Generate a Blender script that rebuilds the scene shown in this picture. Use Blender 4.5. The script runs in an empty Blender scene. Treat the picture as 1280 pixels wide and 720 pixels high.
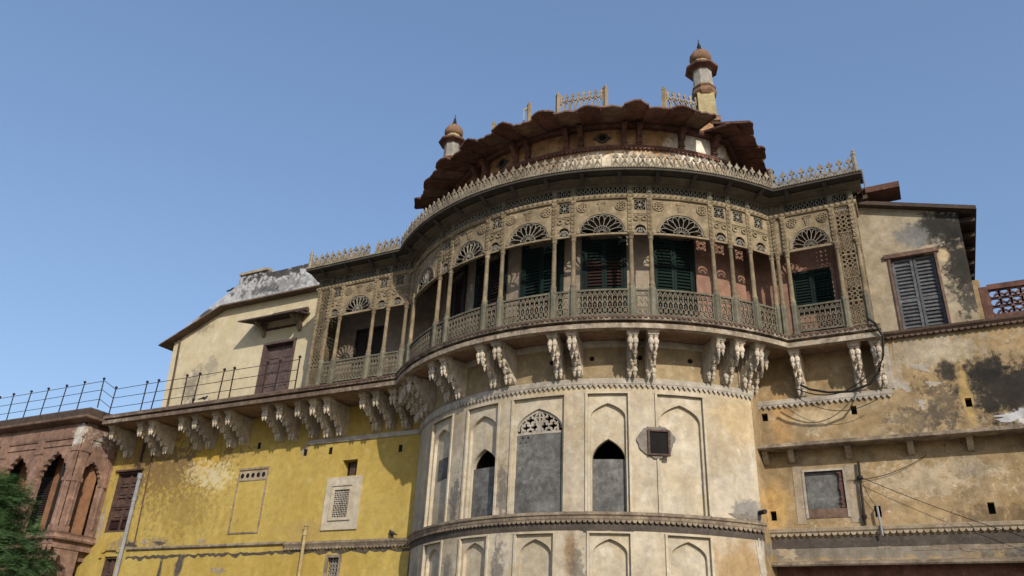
import bpy, bmesh, math, random
from math import sin, cos, pi, radians, degrees, acos, atan2, hypot
from mathutils import Vector, Matrix
random.seed(7)
sc = bpy.context.scene
COL = sc.collection

# ------------------------------------------------------------------ camera
cam_d = bpy.data.cameras.new('camera'); cam = bpy.data.objects.new('camera', cam_d); COL.objects.link(cam)
PITCH, ROLL, YAW = radians(26.0525), radians(2.739), radians(28)
cp, sp, cr, sr, cy_, sy_ = cos(PITCH), sin(PITCH), cos(ROLL), sin(ROLL), cos(YAW), sin(YAW)
fwd = Vector((-sy_*cp, cy_*cp, sp)); rgt = Vector((cy_, sy_, 0)); upv = Vector((sy_*sp, -cy_*sp, cp))
ix = rgt*cr + upv*sr; iy = -rgt*sr + upv*cr
m = Matrix((ix, iy, -fwd)).transposed().to_4x4(); m.translation = Vector((10.171, -28.331, 1.6))
cam.matrix_world = m
cam_d.sensor_width = 36; cam_d.lens = 36*1000/1280; cam_d.clip_end = 5000; cam_d.clip_start = .1
sc.camera = cam

# ------------------------------------------------------------------ light
SUN_AZ, SUN_EL = radians(46), radians(28.5)      # azimuth measured from the facade normal (-Y) towards +X
sdir = Vector((sin(SUN_AZ)*cos(SUN_EL), -cos(SUN_AZ)*cos(SUN_EL), sin(SUN_EL)))
sl = bpy.data.lights.new('sun', 'SUN'); sl.energy = 3.15; sl.angle = radians(.6); sl.color = (1, .90, .76)
so = bpy.data.objects.new('sun', sl); COL.objects.link(so)
so.rotation_euler = sdir.to_track_quat('Z', 'Y').to_euler(); so.location = (40, -40, 40)
w = bpy.data.worlds.new('World'); sc.world = w; w.use_nodes = True
nt = w.node_tree; bg = nt.nodes['Background']
sky = nt.nodes.new('ShaderNodeTexSky'); sky.sky_type = 'NISHITA'; sky.sun_disc = False
sky.sun_elevation = SUN_EL; sky.sun_rotation = atan2(sdir.x, sdir.y)
sky.air_density = 1.0; sky.dust_density = 1.7; sky.ozone_density = 3.4; sky.altitude = 50
gm = nt.nodes.new('ShaderNodeGamma'); gm.inputs[1].default_value = .64          # hazy river air: an even, flattened sky
hz = nt.nodes.new('ShaderNodeHueSaturation'); hz.inputs['Hue'].default_value = .507; hz.inputs['Saturation'].default_value = 1.22; hz.inputs['Value'].default_value = 1.30
nt.links.new(sky.outputs[0], gm.inputs[0]); nt.links.new(gm.outputs[0], hz.inputs['Color'])
nt.links.new(hz.outputs[0], bg.inputs[0]); bg.inputs[1].default_value = .15
sc.view_settings.view_transform = 'Standard'; sc.view_settings.look = 'None'
sc.view_settings.exposure = .60; sc.view_settings.gamma = 1

# ------------------------------------------------------------------ materials
def N(nt, t, **k):
    n = nt.nodes.new(t)
    for a, b in k.items(): setattr(n, a, b)
    return n
def material(name, cols, scale=1.2, rough=.9, bump=.25, bscale=18, grime=0, gcol=(.05,.045,.04), gscale=1.0, spots=(), contrast=.22, speck=0, spec=.2, peel=None, mott=.16, vary=0):
    """cols: (base, second, third) mixed by noise; spots: local stains / repairs given by world x, z."""
    mt = bpy.data.materials.new(name); mt.use_nodes = True; nt = mt.node_tree; L = nt.links.new
    cols = tuple(tuple(q*.74 for q in c_) for c_ in cols)
    bs = nt.nodes['Principled BSDF']; bs.inputs['Roughness'].default_value = rough; bs.inputs['Specular IOR Level'].default_value = spec
    geo = N(nt, 'ShaderNodeNewGeometry'); pos = geo.outputs['Position']
    def noise(s, det=6, stretch=None, rg=.6):
        v = pos
        if stretch:
            mp = N(nt, 'ShaderNodeVectorMath', operation='MULTIPLY'); L(pos, mp.inputs[0]); mp.inputs[1].default_value = stretch; v = mp.outputs[0]
        n = N(nt, 'ShaderNodeTexNoise'); n.inputs['Scale'].default_value = s; n.inputs['Detail'].default_value = det; n.inputs['Roughness'].default_value = rg
        L(v, n.inputs['Vector']); return n.outputs['Fac']
    def ramp(f, a, b):
        r = N(nt, 'ShaderNodeMapRange'); r.interpolation_type = 'SMOOTHSTEP'; L(f, r.inputs[0]); r.inputs[1].default_value = a; r.inputs[2].default_value = b; return r.outputs[0]
    def mix(f, a, b, k=1.0):
        x = N(nt, 'ShaderNodeMix', data_type='RGBA')
        if k != 1.0:
            mm = N(nt, 'ShaderNodeMath', operation='MULTIPLY'); L(f, mm.inputs[0]); mm.inputs[1].default_value = k; f = mm.outputs[0]
        L(f, x.inputs[0])
        for q, i in ((a, 6), (b, 7)):
            if isinstance(q, tuple): x.inputs[i].default_value = (*q, 1)
            else: L(q, x.inputs[i])
        return x.outputs[2]
    def mth(op, a, b):
        x = N(nt, 'ShaderNodeMath', operation=op)
        for q, i in ((a, 0), (b, 1)):
            if isinstance(q, (int, float)): x.inputs[i].default_value = q
            else: L(q, x.inputs[i])
        return x.outputs[0]
    n1 = noise(scale); n2 = noise(scale*4.3, 8, rg=.7)
    c = mix(ramp(n1, .5-contrast, .5+contrast), cols[0], cols[1])
    if len(cols) > 2: c = mix(ramp(n2, .52, .68), c, cols[2], .75)
    pm = None
    if peel:   # (colour, threshold): flaked patches with hard edges
        pm = ramp(noise((peel[2] if len(peel) > 2 else 1.3)*1.6, 12, rg=.78), peel[1]-.01, peel[1]+.05)
        c = mix(pm, c, peel[0], .75)
    if grime:
        g = ramp(noise(gscale*.8, 9, (2.6, 2.6, .32), .7), .48, .74)
        c = mix(g, c, gcol, grime)
        g2 = ramp(noise(gscale*3.1, 12, (1, 1, .8), .78), .50, .70)
        c = mix(g2, c, gcol, grime*.8)
        g3 = ramp(noise(gscale*1.5, 8, (5, 5, .22), .6), .60, .72)
        c = mix(g3, c, gcol, grime*.7)
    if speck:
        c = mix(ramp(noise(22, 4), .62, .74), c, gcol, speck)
    if spots:
        sep = N(nt, 'ShaderNodeSeparateXYZ'); L(pos, sep.inputs[0])
    for s in spots:
        cx, cz, rx, rz, col, k = s[:6]; ns = s[6] if len(s) > 6 else 2.2; amp = s[7] if len(s) > 7 else 1.6; hard = s[8] if len(s) > 8 else .35
        dx = mth('DIVIDE', mth('SUBTRACT', sep.outputs[0], cx), rx); dz = mth('DIVIDE', mth('SUBTRACT', sep.outputs[2], cz), rz)
        r = mth('SQRT', mth('ADD', mth('MULTIPLY', dx, dx), mth('MULTIPLY', dz, dz)), 0)
        nn = mth('ADD', mth('MULTIPLY', mth('SUBTRACT', noise(ns, 10, rg=.72), .5), amp*2), mth('MULTIPLY', mth('SUBTRACT', noise(7.5, 8, rg=.8), .5), 1.3))
        f = mth('ADD', mth('SUBTRACT', 1.0, r), nn)
        mk = ramp(f, -.05, hard+.2)
        if max(col) < .14: mk = mth('MULTIPLY', mk, ramp(mth('ADD', noise(5, 12, (1.3, 1.3, .45), .84), mth('MULTIPLY', mk, .30 if max(col) < .03 else .14)), .50, .60))
        c = mix(mk, c, col, k)
    # small overall value variation
    fine = noise(bscale*2, 5, rg=.7)
    hs = N(nt, 'ShaderNodeHueSaturation'); L(c, hs.inputs['Color'])
    val = mth('MULTIPLY', mth('ADD', mth('MULTIPLY', fine, .44), .78), mth('ADD', mth('MULTIPLY', ramp(noise(3.4, 12, rg=.74), .34, .66), 2*mott), 1-mott))
    val = mth('MULTIPLY', val, mth('ADD', mth('MULTIPLY', ramp(noise(.9, 6, (1.3, 1.3, .6), .6), .34, .66), mott), 1-mott/2))
    if vary:
        oi = N(nt, 'ShaderNodeObjectInfo'); val = mth('MULTIPLY', val, mth('ADD', mth('MULTIPLY', oi.outputs['Random'], 2*vary), 1-vary))
    L(val, hs.inputs['Value'])
    L(hs.outputs[0], bs.inputs['Base Color'])
    if bump:
        b = N(nt, 'ShaderNodeBump'); b.inputs['Strength'].default_value = bump; b.inputs['Distance'].default_value = .03
        hgt = mth('ADD', noise(bscale, 8, rg=.65), mth('MULTIPLY', n2, 1.5))
        if pm is not None: hgt = mth('SUBTRACT', hgt, mth('MULTIPLY', pm, 1.2))
        L(hgt, b.inputs['Height']); L(b.outputs[0], bs.inputs['Normal'])
    return mt
BLACK = (.018, .017, .016)
M = {}
M['drum'] = material('drum_limewash', ((.53,.47,.37), (.44,.36,.245), (.58,.54,.465)), .55, grime=.30, gcol=(.22,.18,.13), bump=.16, contrast=.2, spots=(
    (5.62,6.05,.42,.5,(.17,.165,.155),.9,3,.9,.1), (5.35,4.3,.85,1.3,(.27,.18,.085),.85,1.4,.7,.4), (5.6,8.8,1.0,.9,(.40,.305,.17),.7,1.5,.8,.5),
    (-2.85,6.5,.34,1.1,(.10,.095,.09),.85,4,1.5,.4), (-.92,6.4,.32,1.2,(.11,.10,.09),.8,4,1.5,.4), (-4.6,6.0,.3,.5,(.12,.12,.12),.7,4,1.6,.4), (-5.0,6.3,.5,.8,(.22,.22,.22),.5,2,1,.5),
    (1.24,4.7,.24,1.1,(.22,.14,.07),.85,4,1,.4), (1.4,4.3,.3,.8,(.10,.09,.08),.7,5,1.6,.4), (-1.0,4.3,.3,1.0,(.10,.095,.09),.8,5,1.6,.4), (-3.0,4.2,.3,.9,(.12,.11,.10),.7,5,1.6,.4), (-4.9,4.5,.3,.8,(.12,.12,.12),.7,5,1.6,.4),
    (1.2,9.6,3.4,.42,(.43,.34,.20),.5,2,1,.5)))
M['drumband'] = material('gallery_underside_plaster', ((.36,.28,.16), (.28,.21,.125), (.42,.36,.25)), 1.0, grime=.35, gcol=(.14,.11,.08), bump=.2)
M['niche'] = material('niche_limewash', **dict(vary=.06), cols=((.54,.485,.385), (.47,.395,.275), (.58,.54,.47)), scale=.7, grime=.2, gcol=(.2,.17,.13), bump=.14)
M['cement'] = material('grey_cement', **dict(mott=.34), cols=((.175,.175,.168), (.105,.105,.103), (.23,.23,.222)), scale=1.3, grime=.35, gcol=(.06,.06,.06), bump=.2)
M['patch'] = material('fresh_cement_patch', ((.23,.205,.17), (.18,.165,.145), (.27,.25,.22)), 2.5, bump=.3)
M['band'] = material('weathered_white_band', ((.50,.46,.40), (.36,.32,.26), (.55,.53,.49)), 1.5, grime=.55, gcol=(.13,.10,.08), bump=.25)
M['cornice'] = material('dark_weathered_cornice', **dict(mott=.3), cols=((.22,.17,.13), (.34,.28,.2), (.10,.08,.07)), scale=2.2, grime=.6, gcol=(.06,.045,.04), bump=.3)
M['cornice_r'] = material('pale_cornice', ((.44,.37,.27), (.34,.26,.17), (.5,.46,.4)), 2, grime=.45, gcol=(.12,.10,.08), bump=.25)
M['strip'] = material('rough_cement_strip', ((.105,.088,.072), (.07,.06,.052), (.15,.125,.10)), 2.5, bump=.4)
M['yellow'] = material('yellow_limewash', **dict(mott=.12), peel=((.46,.385,.19), .62, .8), cols=((.505,.38,.11), (.445,.32,.08), (.54,.43,.165)), scale=.42, grime=.22, gcol=(.27,.17,.03), bump=.15, contrast=.2, spots=(
    (-19.0,9.0,2.6,1.4,(.30,.20,.045),.6,1.1,1.4,.6), (-19.0,9.1,2.6,1.4,(.15,.10,.045),.85,4.5,3.2,.3), (-17.2,9.4,2.6,.6,(.15,.10,.045),.8,4.5,3.0,.3), (-17.6,7.4,2.4,1.2,(.22,.15,.05),.6,4.5,3.2,.3), (-16.6,8.9,.5,.8,(.33,.21,.03),.8,1.5,.8,.4), (-20.9,9.9,1.2,.9,(.16,.10,.04),.8,2.2,1.5,.4), (-21.7,10.2,.9,1.0,(.26,.16,.05),.8,1.8,1.3,.4),
    (-16.6,9.5,1.0,.9,(.40,.26,.03),.7,1.6,1.2,.3), (-15.9,8.6,.9,.6,(.50,.43,.26),.7,5,2.6,.25), (-16.9,8.9,.9,.5,(.50,.42,.25),.6,5,2.6,.25),
    (-17.0,5.05,.28,.55,(.10,.085,.07),.9,3,.9,.15), (-18.0,4.7,.12,.7,(.12,.10,.08),.85,4,.9,.2), (-20.6,6.0,.9,.35,(.16,.13,.10),.6,5,2.2,.2),
    (-18.6,6.05,.8,.25,(.16,.13,.10),.6,5,2.2,.2), (-12.0,5.0,6,.8,(.33,.23,.05),.5,.8,1.2,.5), (-10.6,6.3,2.0,.5,(.30,.22,.09),.6,2,1.3,.5)))
M['cream'] = material('cream_limewash', mott=.08, cols=((.62,.545,.38), (.58,.495,.32), (.66,.60,.46)), scale=.5, grime=.14, gcol=(.26,.22,.16), bump=.12, spots=(
    (-18.6,12.8,.75,1.1,(.16,.14,.12),.75,3.2,1.7,.5), (-17.6,13.6,.5,.7,(.2,.18,.15),.6,4,1.8,.4), (-18.8,15.7,.9,.3,(.2,.17,.13),.6,4,1.8,.4), (-16.4,11.7,2.5,.35,(.22,.18,.14),.7,4,1.7,.3)))
M['ochre'] = material('ochre_limewash', **dict(mott=.24), cols=((.385,.285,.165), (.32,.225,.115), (.43,.36,.25)), scale=.55, grime=.24, gcol=(.20,.155,.10), bump=.22, contrast=.2, peel=((.44,.39,.30), .60, 1.5), spots=(
    (10.2,7.0,1.8,.5,(.40,.34,.25),.55,6,2.6,.2), (6.6,8.9,.4,1.0,(.36,.22,.09),.7,1.8,1,.4), (7.6,9.0,1.2,.3,(.45,.37,.25),.5,3,1.4,.3), (6.2,6.4,.5,.9,(.41,.26,.09),.6,1.6,1,.4),
    (11.9,5.95,1.5,.35,(.13,.09,.05),.8,3.5,1.6,.3), (10.9,10.6,1.6,.5,(.34,.31,.245),.6,3.2,1.5,.3),
    (12.7,9.3,1.6,1.15,BLACK,.96,2.4,1.2,.3), (12.2,9.9,.8,.5,BLACK,.9,2.4,1.3,.3), (11.25,9.9,.35,.35,BLACK,.9,3,1.3,.3), (11.0,9.0,.7,.85,(.05,.045,.04),.7,6,2.4,.25), (10.3,8.6,.9,.45,(.07,.06,.05),.55,6,2.4,.25),
    (11.55,9.2,.16,.95,(.36,.25,.10),.8,3,.9,.25), (12.9,8.45,.5,.3,(.5,.5,.48),.8,4,1.3,.15), (12.6,4.95,1.4,.35,(.06,.055,.05),.85,2,1.3,.3), (8.5,5.15,5,.28,(.15,.14,.125),.8,2.4,1.0,.25)))
M['house'] = material('buff_house_plaster', **dict(mott=.2), cols=((.40,.345,.25), (.34,.275,.185), (.44,.40,.315)), scale=.7, grime=.2, gcol=(.22,.18,.13), bump=.2, peel=((.52,.43,.30), .64, 1.1), spots=(
    (11.5,14.5,1.0,.55,(.14,.135,.125),.85,2.0,1.3,.3), (11.9,14.55,1.0,.75,BLACK,.95,3,1.3,.3), (12.15,13.2,.60,1.4,BLACK,.95,3,1.3,.3), (12.15,12.0,.35,.6,(.05,.045,.04),.9,5,1.8,.25),
    (11.0,14.35,.5,.5,(.15,.15,.145),.85,3,1.5,.25), (11.75,13.55,.18,.25,(.46,.36,.22),.9,3,.8,.2)))
M['parapet'] = material('stained_white_parapet', ((.52,.525,.535), (.44,.45,.47), (.60,.60,.60)), 1.3, grime=.12, mott=.25, gcol=(.05,.05,.052), gscale=1.2, bump=.25, spots=((-14.2,17.9,4,.42,BLACK,.9,3.2,2.6,.3), (-14.5,17.1,3,.4,(.10,.10,.105),.6,4,3.2,.3), (-18.8,16.4,1.2,.35,BLACK,.85,2.4,1.8,.3), (-15.5,17.1,1.5,.3,(.06,.06,.06),.7,2.0,2.0,.3)))
M['khaki'] = material('khaki_painted_stone', **dict(vary=.14, mott=.25), cols=((.235,.185,.12), (.175,.135,.085), (.29,.24,.16)), scale=2.5, grime=.4, gcol=(.09,.075,.05), bump=.3, bscale=30)
M['tan'] = material('carved_tan_stone', **dict(vary=.08, mott=.25), cols=((.325,.26,.17), (.235,.185,.115), (.385,.32,.225)), scale=2.2, grime=.4, gcol=(.11,.085,.055), bump=.45, bscale=26)
M['green'] = material('greygreen_painted_stone', **dict(vary=.1, mott=.22), cols=((.172,.16,.118), (.13,.12,.088), (.225,.205,.15)), scale=2.2, grime=.35, gcol=(.07,.065,.05), bump=.3, bscale=30)
M['grey'] = material('dull_grey_cornice', ((.075,.068,.058), (.055,.05,.045), (.11,.10,.08)), 1.6, grime=.4, gcol=(.04,.038,.035), bump=.25)
M['bed'] = material('weathered_grey_moulding', ((.165,.145,.11), (.125,.11,.083), (.215,.19,.145)), 2, grime=.4, gcol=(.05,.045,.04), bump=.25)
M['crest'] = material('pale_crest_stone', **dict(vary=.14, mott=.25), cols=((.315,.275,.21), (.24,.20,.145), (.38,.345,.275)), scale=2.5, grime=.4, gcol=(.10,.085,.06), bump=.3, bscale=30)
M['lattice'] = material('dull_lattice_paint', **dict(vary=.12), cols=((.19,.165,.122), (.145,.122,.09), (.245,.215,.165)), scale=3, grime=.3, gcol=(.08,.07,.055), bump=.15)
M['fanstone'] = material('pale_fan_tracery', **dict(vary=.12), cols=((.29,.275,.235), (.23,.215,.175), (.35,.33,.29)), scale=3, grime=.2, gcol=(.12,.11,.09), bump=.1)
M['bracket'] = material('carved_bracket_limewash', **dict(vary=.16, mott=.26), cols=((.62,.555,.46), (.48,.41,.31), (.68,.63,.55)), scale=1.7, grime=.5, gcol=(.15,.105,.08), bump=.6, bscale=22)
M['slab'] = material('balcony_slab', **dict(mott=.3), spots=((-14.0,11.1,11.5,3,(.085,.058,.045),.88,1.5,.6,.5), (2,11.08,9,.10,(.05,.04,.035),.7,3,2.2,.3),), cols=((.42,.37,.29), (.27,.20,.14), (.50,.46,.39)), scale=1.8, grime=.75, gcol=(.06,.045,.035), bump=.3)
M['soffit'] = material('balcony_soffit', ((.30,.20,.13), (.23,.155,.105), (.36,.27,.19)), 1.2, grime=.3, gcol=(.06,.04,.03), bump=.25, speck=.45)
M['leafred'] = material('red_leaf_moulding', ((.15,.10,.078), (.105,.072,.058), (.235,.18,.135)), 2.6, grime=.45, gcol=(.07,.05,.04), bump=.5, bscale=30)
M['red'] = material('red_sandstone', **dict(vary=.2, mott=.3), cols=((.165,.085,.063), (.115,.06,.047), (.215,.12,.088)), scale=1.5, grime=.5, gcol=(.05,.03,.027), bump=.3)
M['redlt'] = material('greyed_sandstone', **dict(vary=.2, mott=.3), cols=((.205,.135,.10), (.155,.095,.072), (.25,.175,.13)), scale=1.6, grime=.5, gcol=(.06,.04,.033), bump=.3)
M['redwall'] = material('oriel_sandstone', **dict(mott=.28), cols=((.305,.195,.145), (.215,.13,.098), (.385,.265,.205)), scale=1.6, grime=.35, gcol=(.08,.05,.04), bump=.4, bscale=28, spots=((-22.75,10.55,.35,.65,(.42,.41,.37),.85,5,1.4,.2),))
M['orange'] = material('orange_plaster', ((.33,.175,.095), (.26,.13,.07), (.38,.25,.16)), .9, grime=.3, gcol=(.15,.075,.05), bump=.2)
M['upper'] = material('upper_storey_plaster', **dict(mott=.3), cols=((.44,.27,.135), (.34,.19,.10), (.48,.36,.23)), scale=.8, grime=.35, gcol=(.16,.09,.06), bump=.2, spots=((2.3,17.4,4,.9,(.55,.50,.41),.85,1.3,1.2,.4), (4.9,18.6,.9,.8,(.56,.53,.47),.9,1.5,.8,.15)))
M['inner'] = material('veranda_inner_plaster', ((.32,.265,.20), (.245,.20,.155), (.39,.34,.27)), 1.1, grime=.4, gcol=(.15,.11,.09), bump=.25, peel=((.21,.17,.14), .57, 1.8))
M['pink'] = material('veranda_pink_plaster', ((.315,.18,.13), (.255,.145,.108), (.36,.235,.18)), .9, grime=.3, gcol=(.17,.10,.085), bump=.2, peel=((.36,.29,.245), .60, 1.6))
M['doorgreen'] = material('dark_green_paint', ((.008,.021,.018), (.006,.014,.013), (.014,.032,.027)), 3, rough=.75, bump=.1, spec=.12)
M['doormaroon'] = material('maroon_paint', ((.040,.018,.017), (.027,.014,.013), (.058,.03,.026)), 3, rough=.75, bump=.1, spec=.12)
M['wood'] = material('weathered_brown_wood', **dict(vary=.15, mott=.25), cols=((.115,.068,.055), (.07,.042,.036), (.18,.125,.105)), scale=3, grime=.5, gcol=(.03,.022,.02), rough=.75, bump=.3)
M['greywood'] = material('grey_shutter_paint', **dict(vary=.15, mott=.25), cols=((.125,.13,.14), (.085,.09,.10), (.19,.19,.195)), scale=4, grime=.3, gcol=(.03,.03,.033), rough=.75, bump=.2, speck=.1)
M['darkwood'] = material('dark_louvre_wood', ((.035,.026,.025), (.022,.018,.018), (.06,.045,.04)), 3, rough=.8, bump=.2)
M['void'] = material('painted_hole_dark', ((.012,.011,.010), (.009,.008,.008)), 2, bump=0)  # near-black colour paints in the darkness inside holes and openings
M['dimroom'] = material('painted_dim_brown', ((.045,.032,.027), (.03,.022,.02)), 2, bump=0)  # brown interior with its dimness put into the colour
M['roofedge'] = material('dark_roof_edge', ((.10,.072,.058), (.065,.048,.04), (.15,.115,.09)), 2, grime=.4, gcol=(.03,.025,.02), bump=.3)
M['eavewood'] = material('weathered_eave_boards', ((.19,.135,.10), (.13,.09,.07), (.25,.19,.15)), 2, grime=.4, gcol=(.04,.03,.025), bump=.3)
M['greydoor'] = material('faded_purple_brown_door', ((.135,.095,.09), (.09,.062,.06), (.20,.16,.15)), 3, grime=.4, gcol=(.04,.03,.028), bump=.3)
M['iron'] = material('rusty_black_iron', ((.022,.018,.018), (.035,.024,.02)), 6, rough=.7, bump=.1)
M['pipe'] = material('grey_pvc_pipe', ((.30,.31,.33), (.25,.26,.28)), 3, rough=.55, bump=.05, grime=.2)
M['ypipe'] = material('painted_pipe', ((.47,.38,.20), (.38,.28,.13)), 3, rough=.7, bump=.1, grime=.3)
M['cable'] = material('black_cable', ((.014,.013,.013), (.02,.019,.018)), 5, rough=.6, bump=0)
M['minwhite'] = material('minaret_limewash', ((.40,.38,.34), (.27,.255,.23), (.47,.45,.40)), 2.2, grime=.55, gcol=(.10,.09,.075), bump=.25)
M['miny'] = material('minaret_yellowed_plaster', ((.44,.37,.20), (.36,.30,.17), (.49,.44,.31)), 1.6, grime=.35, gcol=(.13,.11,.08), bump=.2)
M['dome'] = material('minaret_dome_stone', ((.30,.18,.11), (.20,.115,.075), (.37,.25,.17)), 4, grime=.45, gcol=(.06,.045,.035), bump=.4)
M['roofrail'] = material('weathered_roof_stone', **dict(vary=.15), cols=((.34,.275,.185), (.26,.20,.135), (.39,.33,.24)), scale=3, grime=.4, gcol=(.10,.08,.06), bump=.3)
M['ground'] = material('pale_river_terrace', ((.30,.25,.19), (.24,.20,.15), (.34,.30,.24)), .3, bump=.2)
M['bark'] = material('brown_bark', ((.10,.07,.05), (.07,.05,.035)), 4, bump=.5)
M['leaf'] = material('feathery_green_leaf', ((.10,.185,.07), (.06,.125,.045), (.14,.23,.085)), 1.5, rough=.7, bump=0)
M['flower'] = material('yellow_blossom', ((.6,.45,.05), (.6,.4,.03)), 4, bump=0)
M['bird'] = material('grey_feather', ((.05,.05,.055), (.03,.03,.033)), 8, bump=0)

# ------------------------------------------------------------------ object helpers
WPOS = {}
def tag(o, label, cat, group=None):
    o['label'] = label; o['category'] = cat
    if group: o['group'] = group
    return o
def thing(name, loc, label, cat, group=None):
    o = bpy.data.objects.new(name, None); COL.objects.link(o); o.location = loc; o.empty_display_size = .3
    WPOS[o.name] = Vector(loc); return tag(o, label, cat, group)
def wp(o): return WPOS[o.name] if o else Vector((0, 0, 0))
def inst(name, me, parent, loc, rz=0, scale=None, rot=None):
    o = bpy.data.objects.new(name, me); COL.objects.link(o)
    if parent: o.parent = parent
    o.location = Vector(loc) - wp(parent); o.rotation_euler = rot or (0, 0, rz)
    if scale: o.scale = scale
    WPOS[o.name] = Vector(loc); return o
def flat(x0, y0): return lambda s, d, z: (x0+s, y0-d, z)
def curve(ph0, R):
    p0 = radians(ph0)
    def f(s, d, z):
        a = p0+s/R; r = R+d; return (r*sin(a), -r*cos(a), z)
    return f
def ident(s, d, z): return (s, -d, z)
class MB:
    """collects shapes in (s along, d outward, z up)"""
    def __init__(self): self.v = []; self.f = []
    def add(self, vs, fs):
        b = len(self.v); self.v += vs; self.f += [tuple(i+b for i in f) for f in fs]; return self
    def box(self, s0, s1, d0, d1, z0, z1, n=1):
        vs = []; fs = []
        for i in range(n+1):
            s = s0+(s1-s0)*i/n; vs += [(s, d0, z0), (s, d1, z0), (s, d1, z1), (s, d0, z1)]
        for i in range(n):
            a = 4*i; b = a+4
            for k in range(4): fs.append((a+k, a+(k+1) % 4, b+(k+1) % 4, b+k))
        fs += [(3, 2, 1, 0), (4*n, 4*n+1, 4*n+2, 4*n+3)]
        return self.add(vs, fs)
    def poly(self, pts, d0, d1, skip=()):
        n = len(pts); vs = [(p[0], d0, p[1]) for p in pts]+[(p[0], d1, p[1]) for p in pts]
        fs = [tuple(range(n)), tuple(range(2*n-1, n-1, -1))]
        fs += [(i, (i+1) % n, n+(i+1) % n, n+i) for i in range(n) if i not in skip]
        return self.add(vs, fs)
    def polyx(self, pts, x0, x1):          # outline in (d, z), extruded along s
        n = len(pts); vs = [(x0, p[0], p[1]) for p in pts]+[(x1, p[0], p[1]) for p in pts]
        fs = [tuple(range(n)), tuple(range(2*n-1, n-1, -1))]+[(i, (i+1) % n, n+(i+1) % n, n+i) for i in range(n)]
        return self.add(vs, fs)
    def bar(self, p, q, w, d0, d1):
        dx, dz = q[0]-p[0], q[1]-p[1]; l = hypot(dx, dz) or 1; nx, nz = -dz/l*w/2, dx/l*w/2
        return self.poly([(p[0]+nx, p[1]+nz), (q[0]+nx, q[1]+nz), (q[0]-nx, q[1]-nz), (p[0]-nx, p[1]-nz)], d0, d1)
    def line(self, pts, w, d0, d1):
        for a, b in zip(pts, pts[1:]): self.bar(a, b, w, d0, d1)
        return self
    def ring(self, c, r, w, d0, d1, n=8, a0=0, a1=2*pi):
        pts = [(c[0]+r*cos(a0+(a1-a0)*i/n), c[1]+r*sin(a0+(a1-a0)*i/n)) for i in range(n+1)]
        return self.line(pts, w, d0, d1)
    def lathe(self, s, d, prof, n=10, sq=None):
        vs = []; fs = []
        for r, z in prof:
            for k in range(n):
                a = 2*pi*(k+.5)/n; vs.append((s+r*cos(a), d+r*sin(a), z))
        m_ = len(prof)
        for i in range(m_-1):
            for k in range(n): fs.append((i*n+k, i*n+(k+1) % n, (i+1)*n+(k+1) % n, (i+1)*n+k))
        fs += [tuple(range(n-1, -1, -1)), tuple((m_-1)*n+k for k in range(n))]
        return self.add(vs, fs)
    def tube(self, pts, r, n=6):
        P = [Vector(p) for p in pts]; vs = []; fs = []
        for i, p in enumerate(P):
            t = (P[min(i+1, len(P)-1)]-P[max(i-1, 0)]).normalized()
            a = t.cross(Vector((0, 0, 1)) if abs(t.z) < .9 else Vector((1, 0, 0))).normalized(); b = t.cross(a)
            rr = r[i] if isinstance(r, (list, tuple)) else r
            for k in range(n): vs.append(tuple(p+(a*cos(2*pi*k/n)+b*sin(2*pi*k/n))*rr))
        for i in range(len(P)-1):
            for k in range(n): fs.append((i*n+k, i*n+(k+1) % n, (i+1)*n+(k+1) % n, (i+1)*n+k))
        fs += [tuple(range(n-1, -1, -1)), tuple((len(P)-1)*n+k for k in range(n))]
        return self.add(vs, fs)
    def mesh(self, name, mat, mp=ident, smooth=None, center=True, recalc=True):
        vs = [Vector(mp(*v)) for v in self.v]
        c = Vector((0, 0, 0))
        if center:
            lo = Vector([min(v[i] for v in vs) for i in range(3)]); hi = Vector([max(v[i] for v in vs) for i in range(3)])
            c = (lo+hi)/2; c.z = lo.z
            vs = [v-c for v in vs]
        me = bpy.data.meshes.new(name); me.from_pydata(vs, [], self.f); me.update()
        bm = bmesh.new(); bm.from_mesh(me)
        ng = [f for f in bm.faces if len(f.verts) > 4]
        if ng: bmesh.ops.triangulate(bm, faces=ng)
        if recalc: bmesh.ops.recalc_face_normals(bm, faces=bm.faces[:])
        bm.to_mesh(me); bm.free()
        me.materials.append(M[mat])
        if smooth:
            me.shade_smooth(); me.set_sharp_from_angle(angle=radians(smooth))
        return me, c
    def build(self, name, mat, parent, mp=ident, smooth=None, recalc=True, label=None):
        me, c = self.mesh(name, mat, mp, smooth, True, recalc)
        o = inst(name, me, parent, c)
        if label: o['label'] = label
        return o
def arch_pts(c, half, zb, zs, za, n=7, kind='pointed'):
    """opening outline from left foot over the apex to the right foot"""
    L = [(c-half, zb)]
    if kind == 'round':
        return L+[(c-half*cos(pi*i/(2*n)), zs+(za-zs)*sin(pi*i/(2*n))) for i in range(2*n+1)]+[(c+half, zb)]
    lf = []
    for i in range(n+1):
        t = i/n; a = t*pi/2*.86
        x = half*(1-(1-cos(a))/(1-cos(pi/2*.86))); z = zs+(za-zs)*(.80*sin(a)/sin(pi/2*.86)+.20*t**2.2)
        lf.append((x, z))
    return L+[(c-x, z) for x, z in lf]+[(c+x, z) for x, z in lf[-2::-1]]+[(c+half, zb)]
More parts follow.
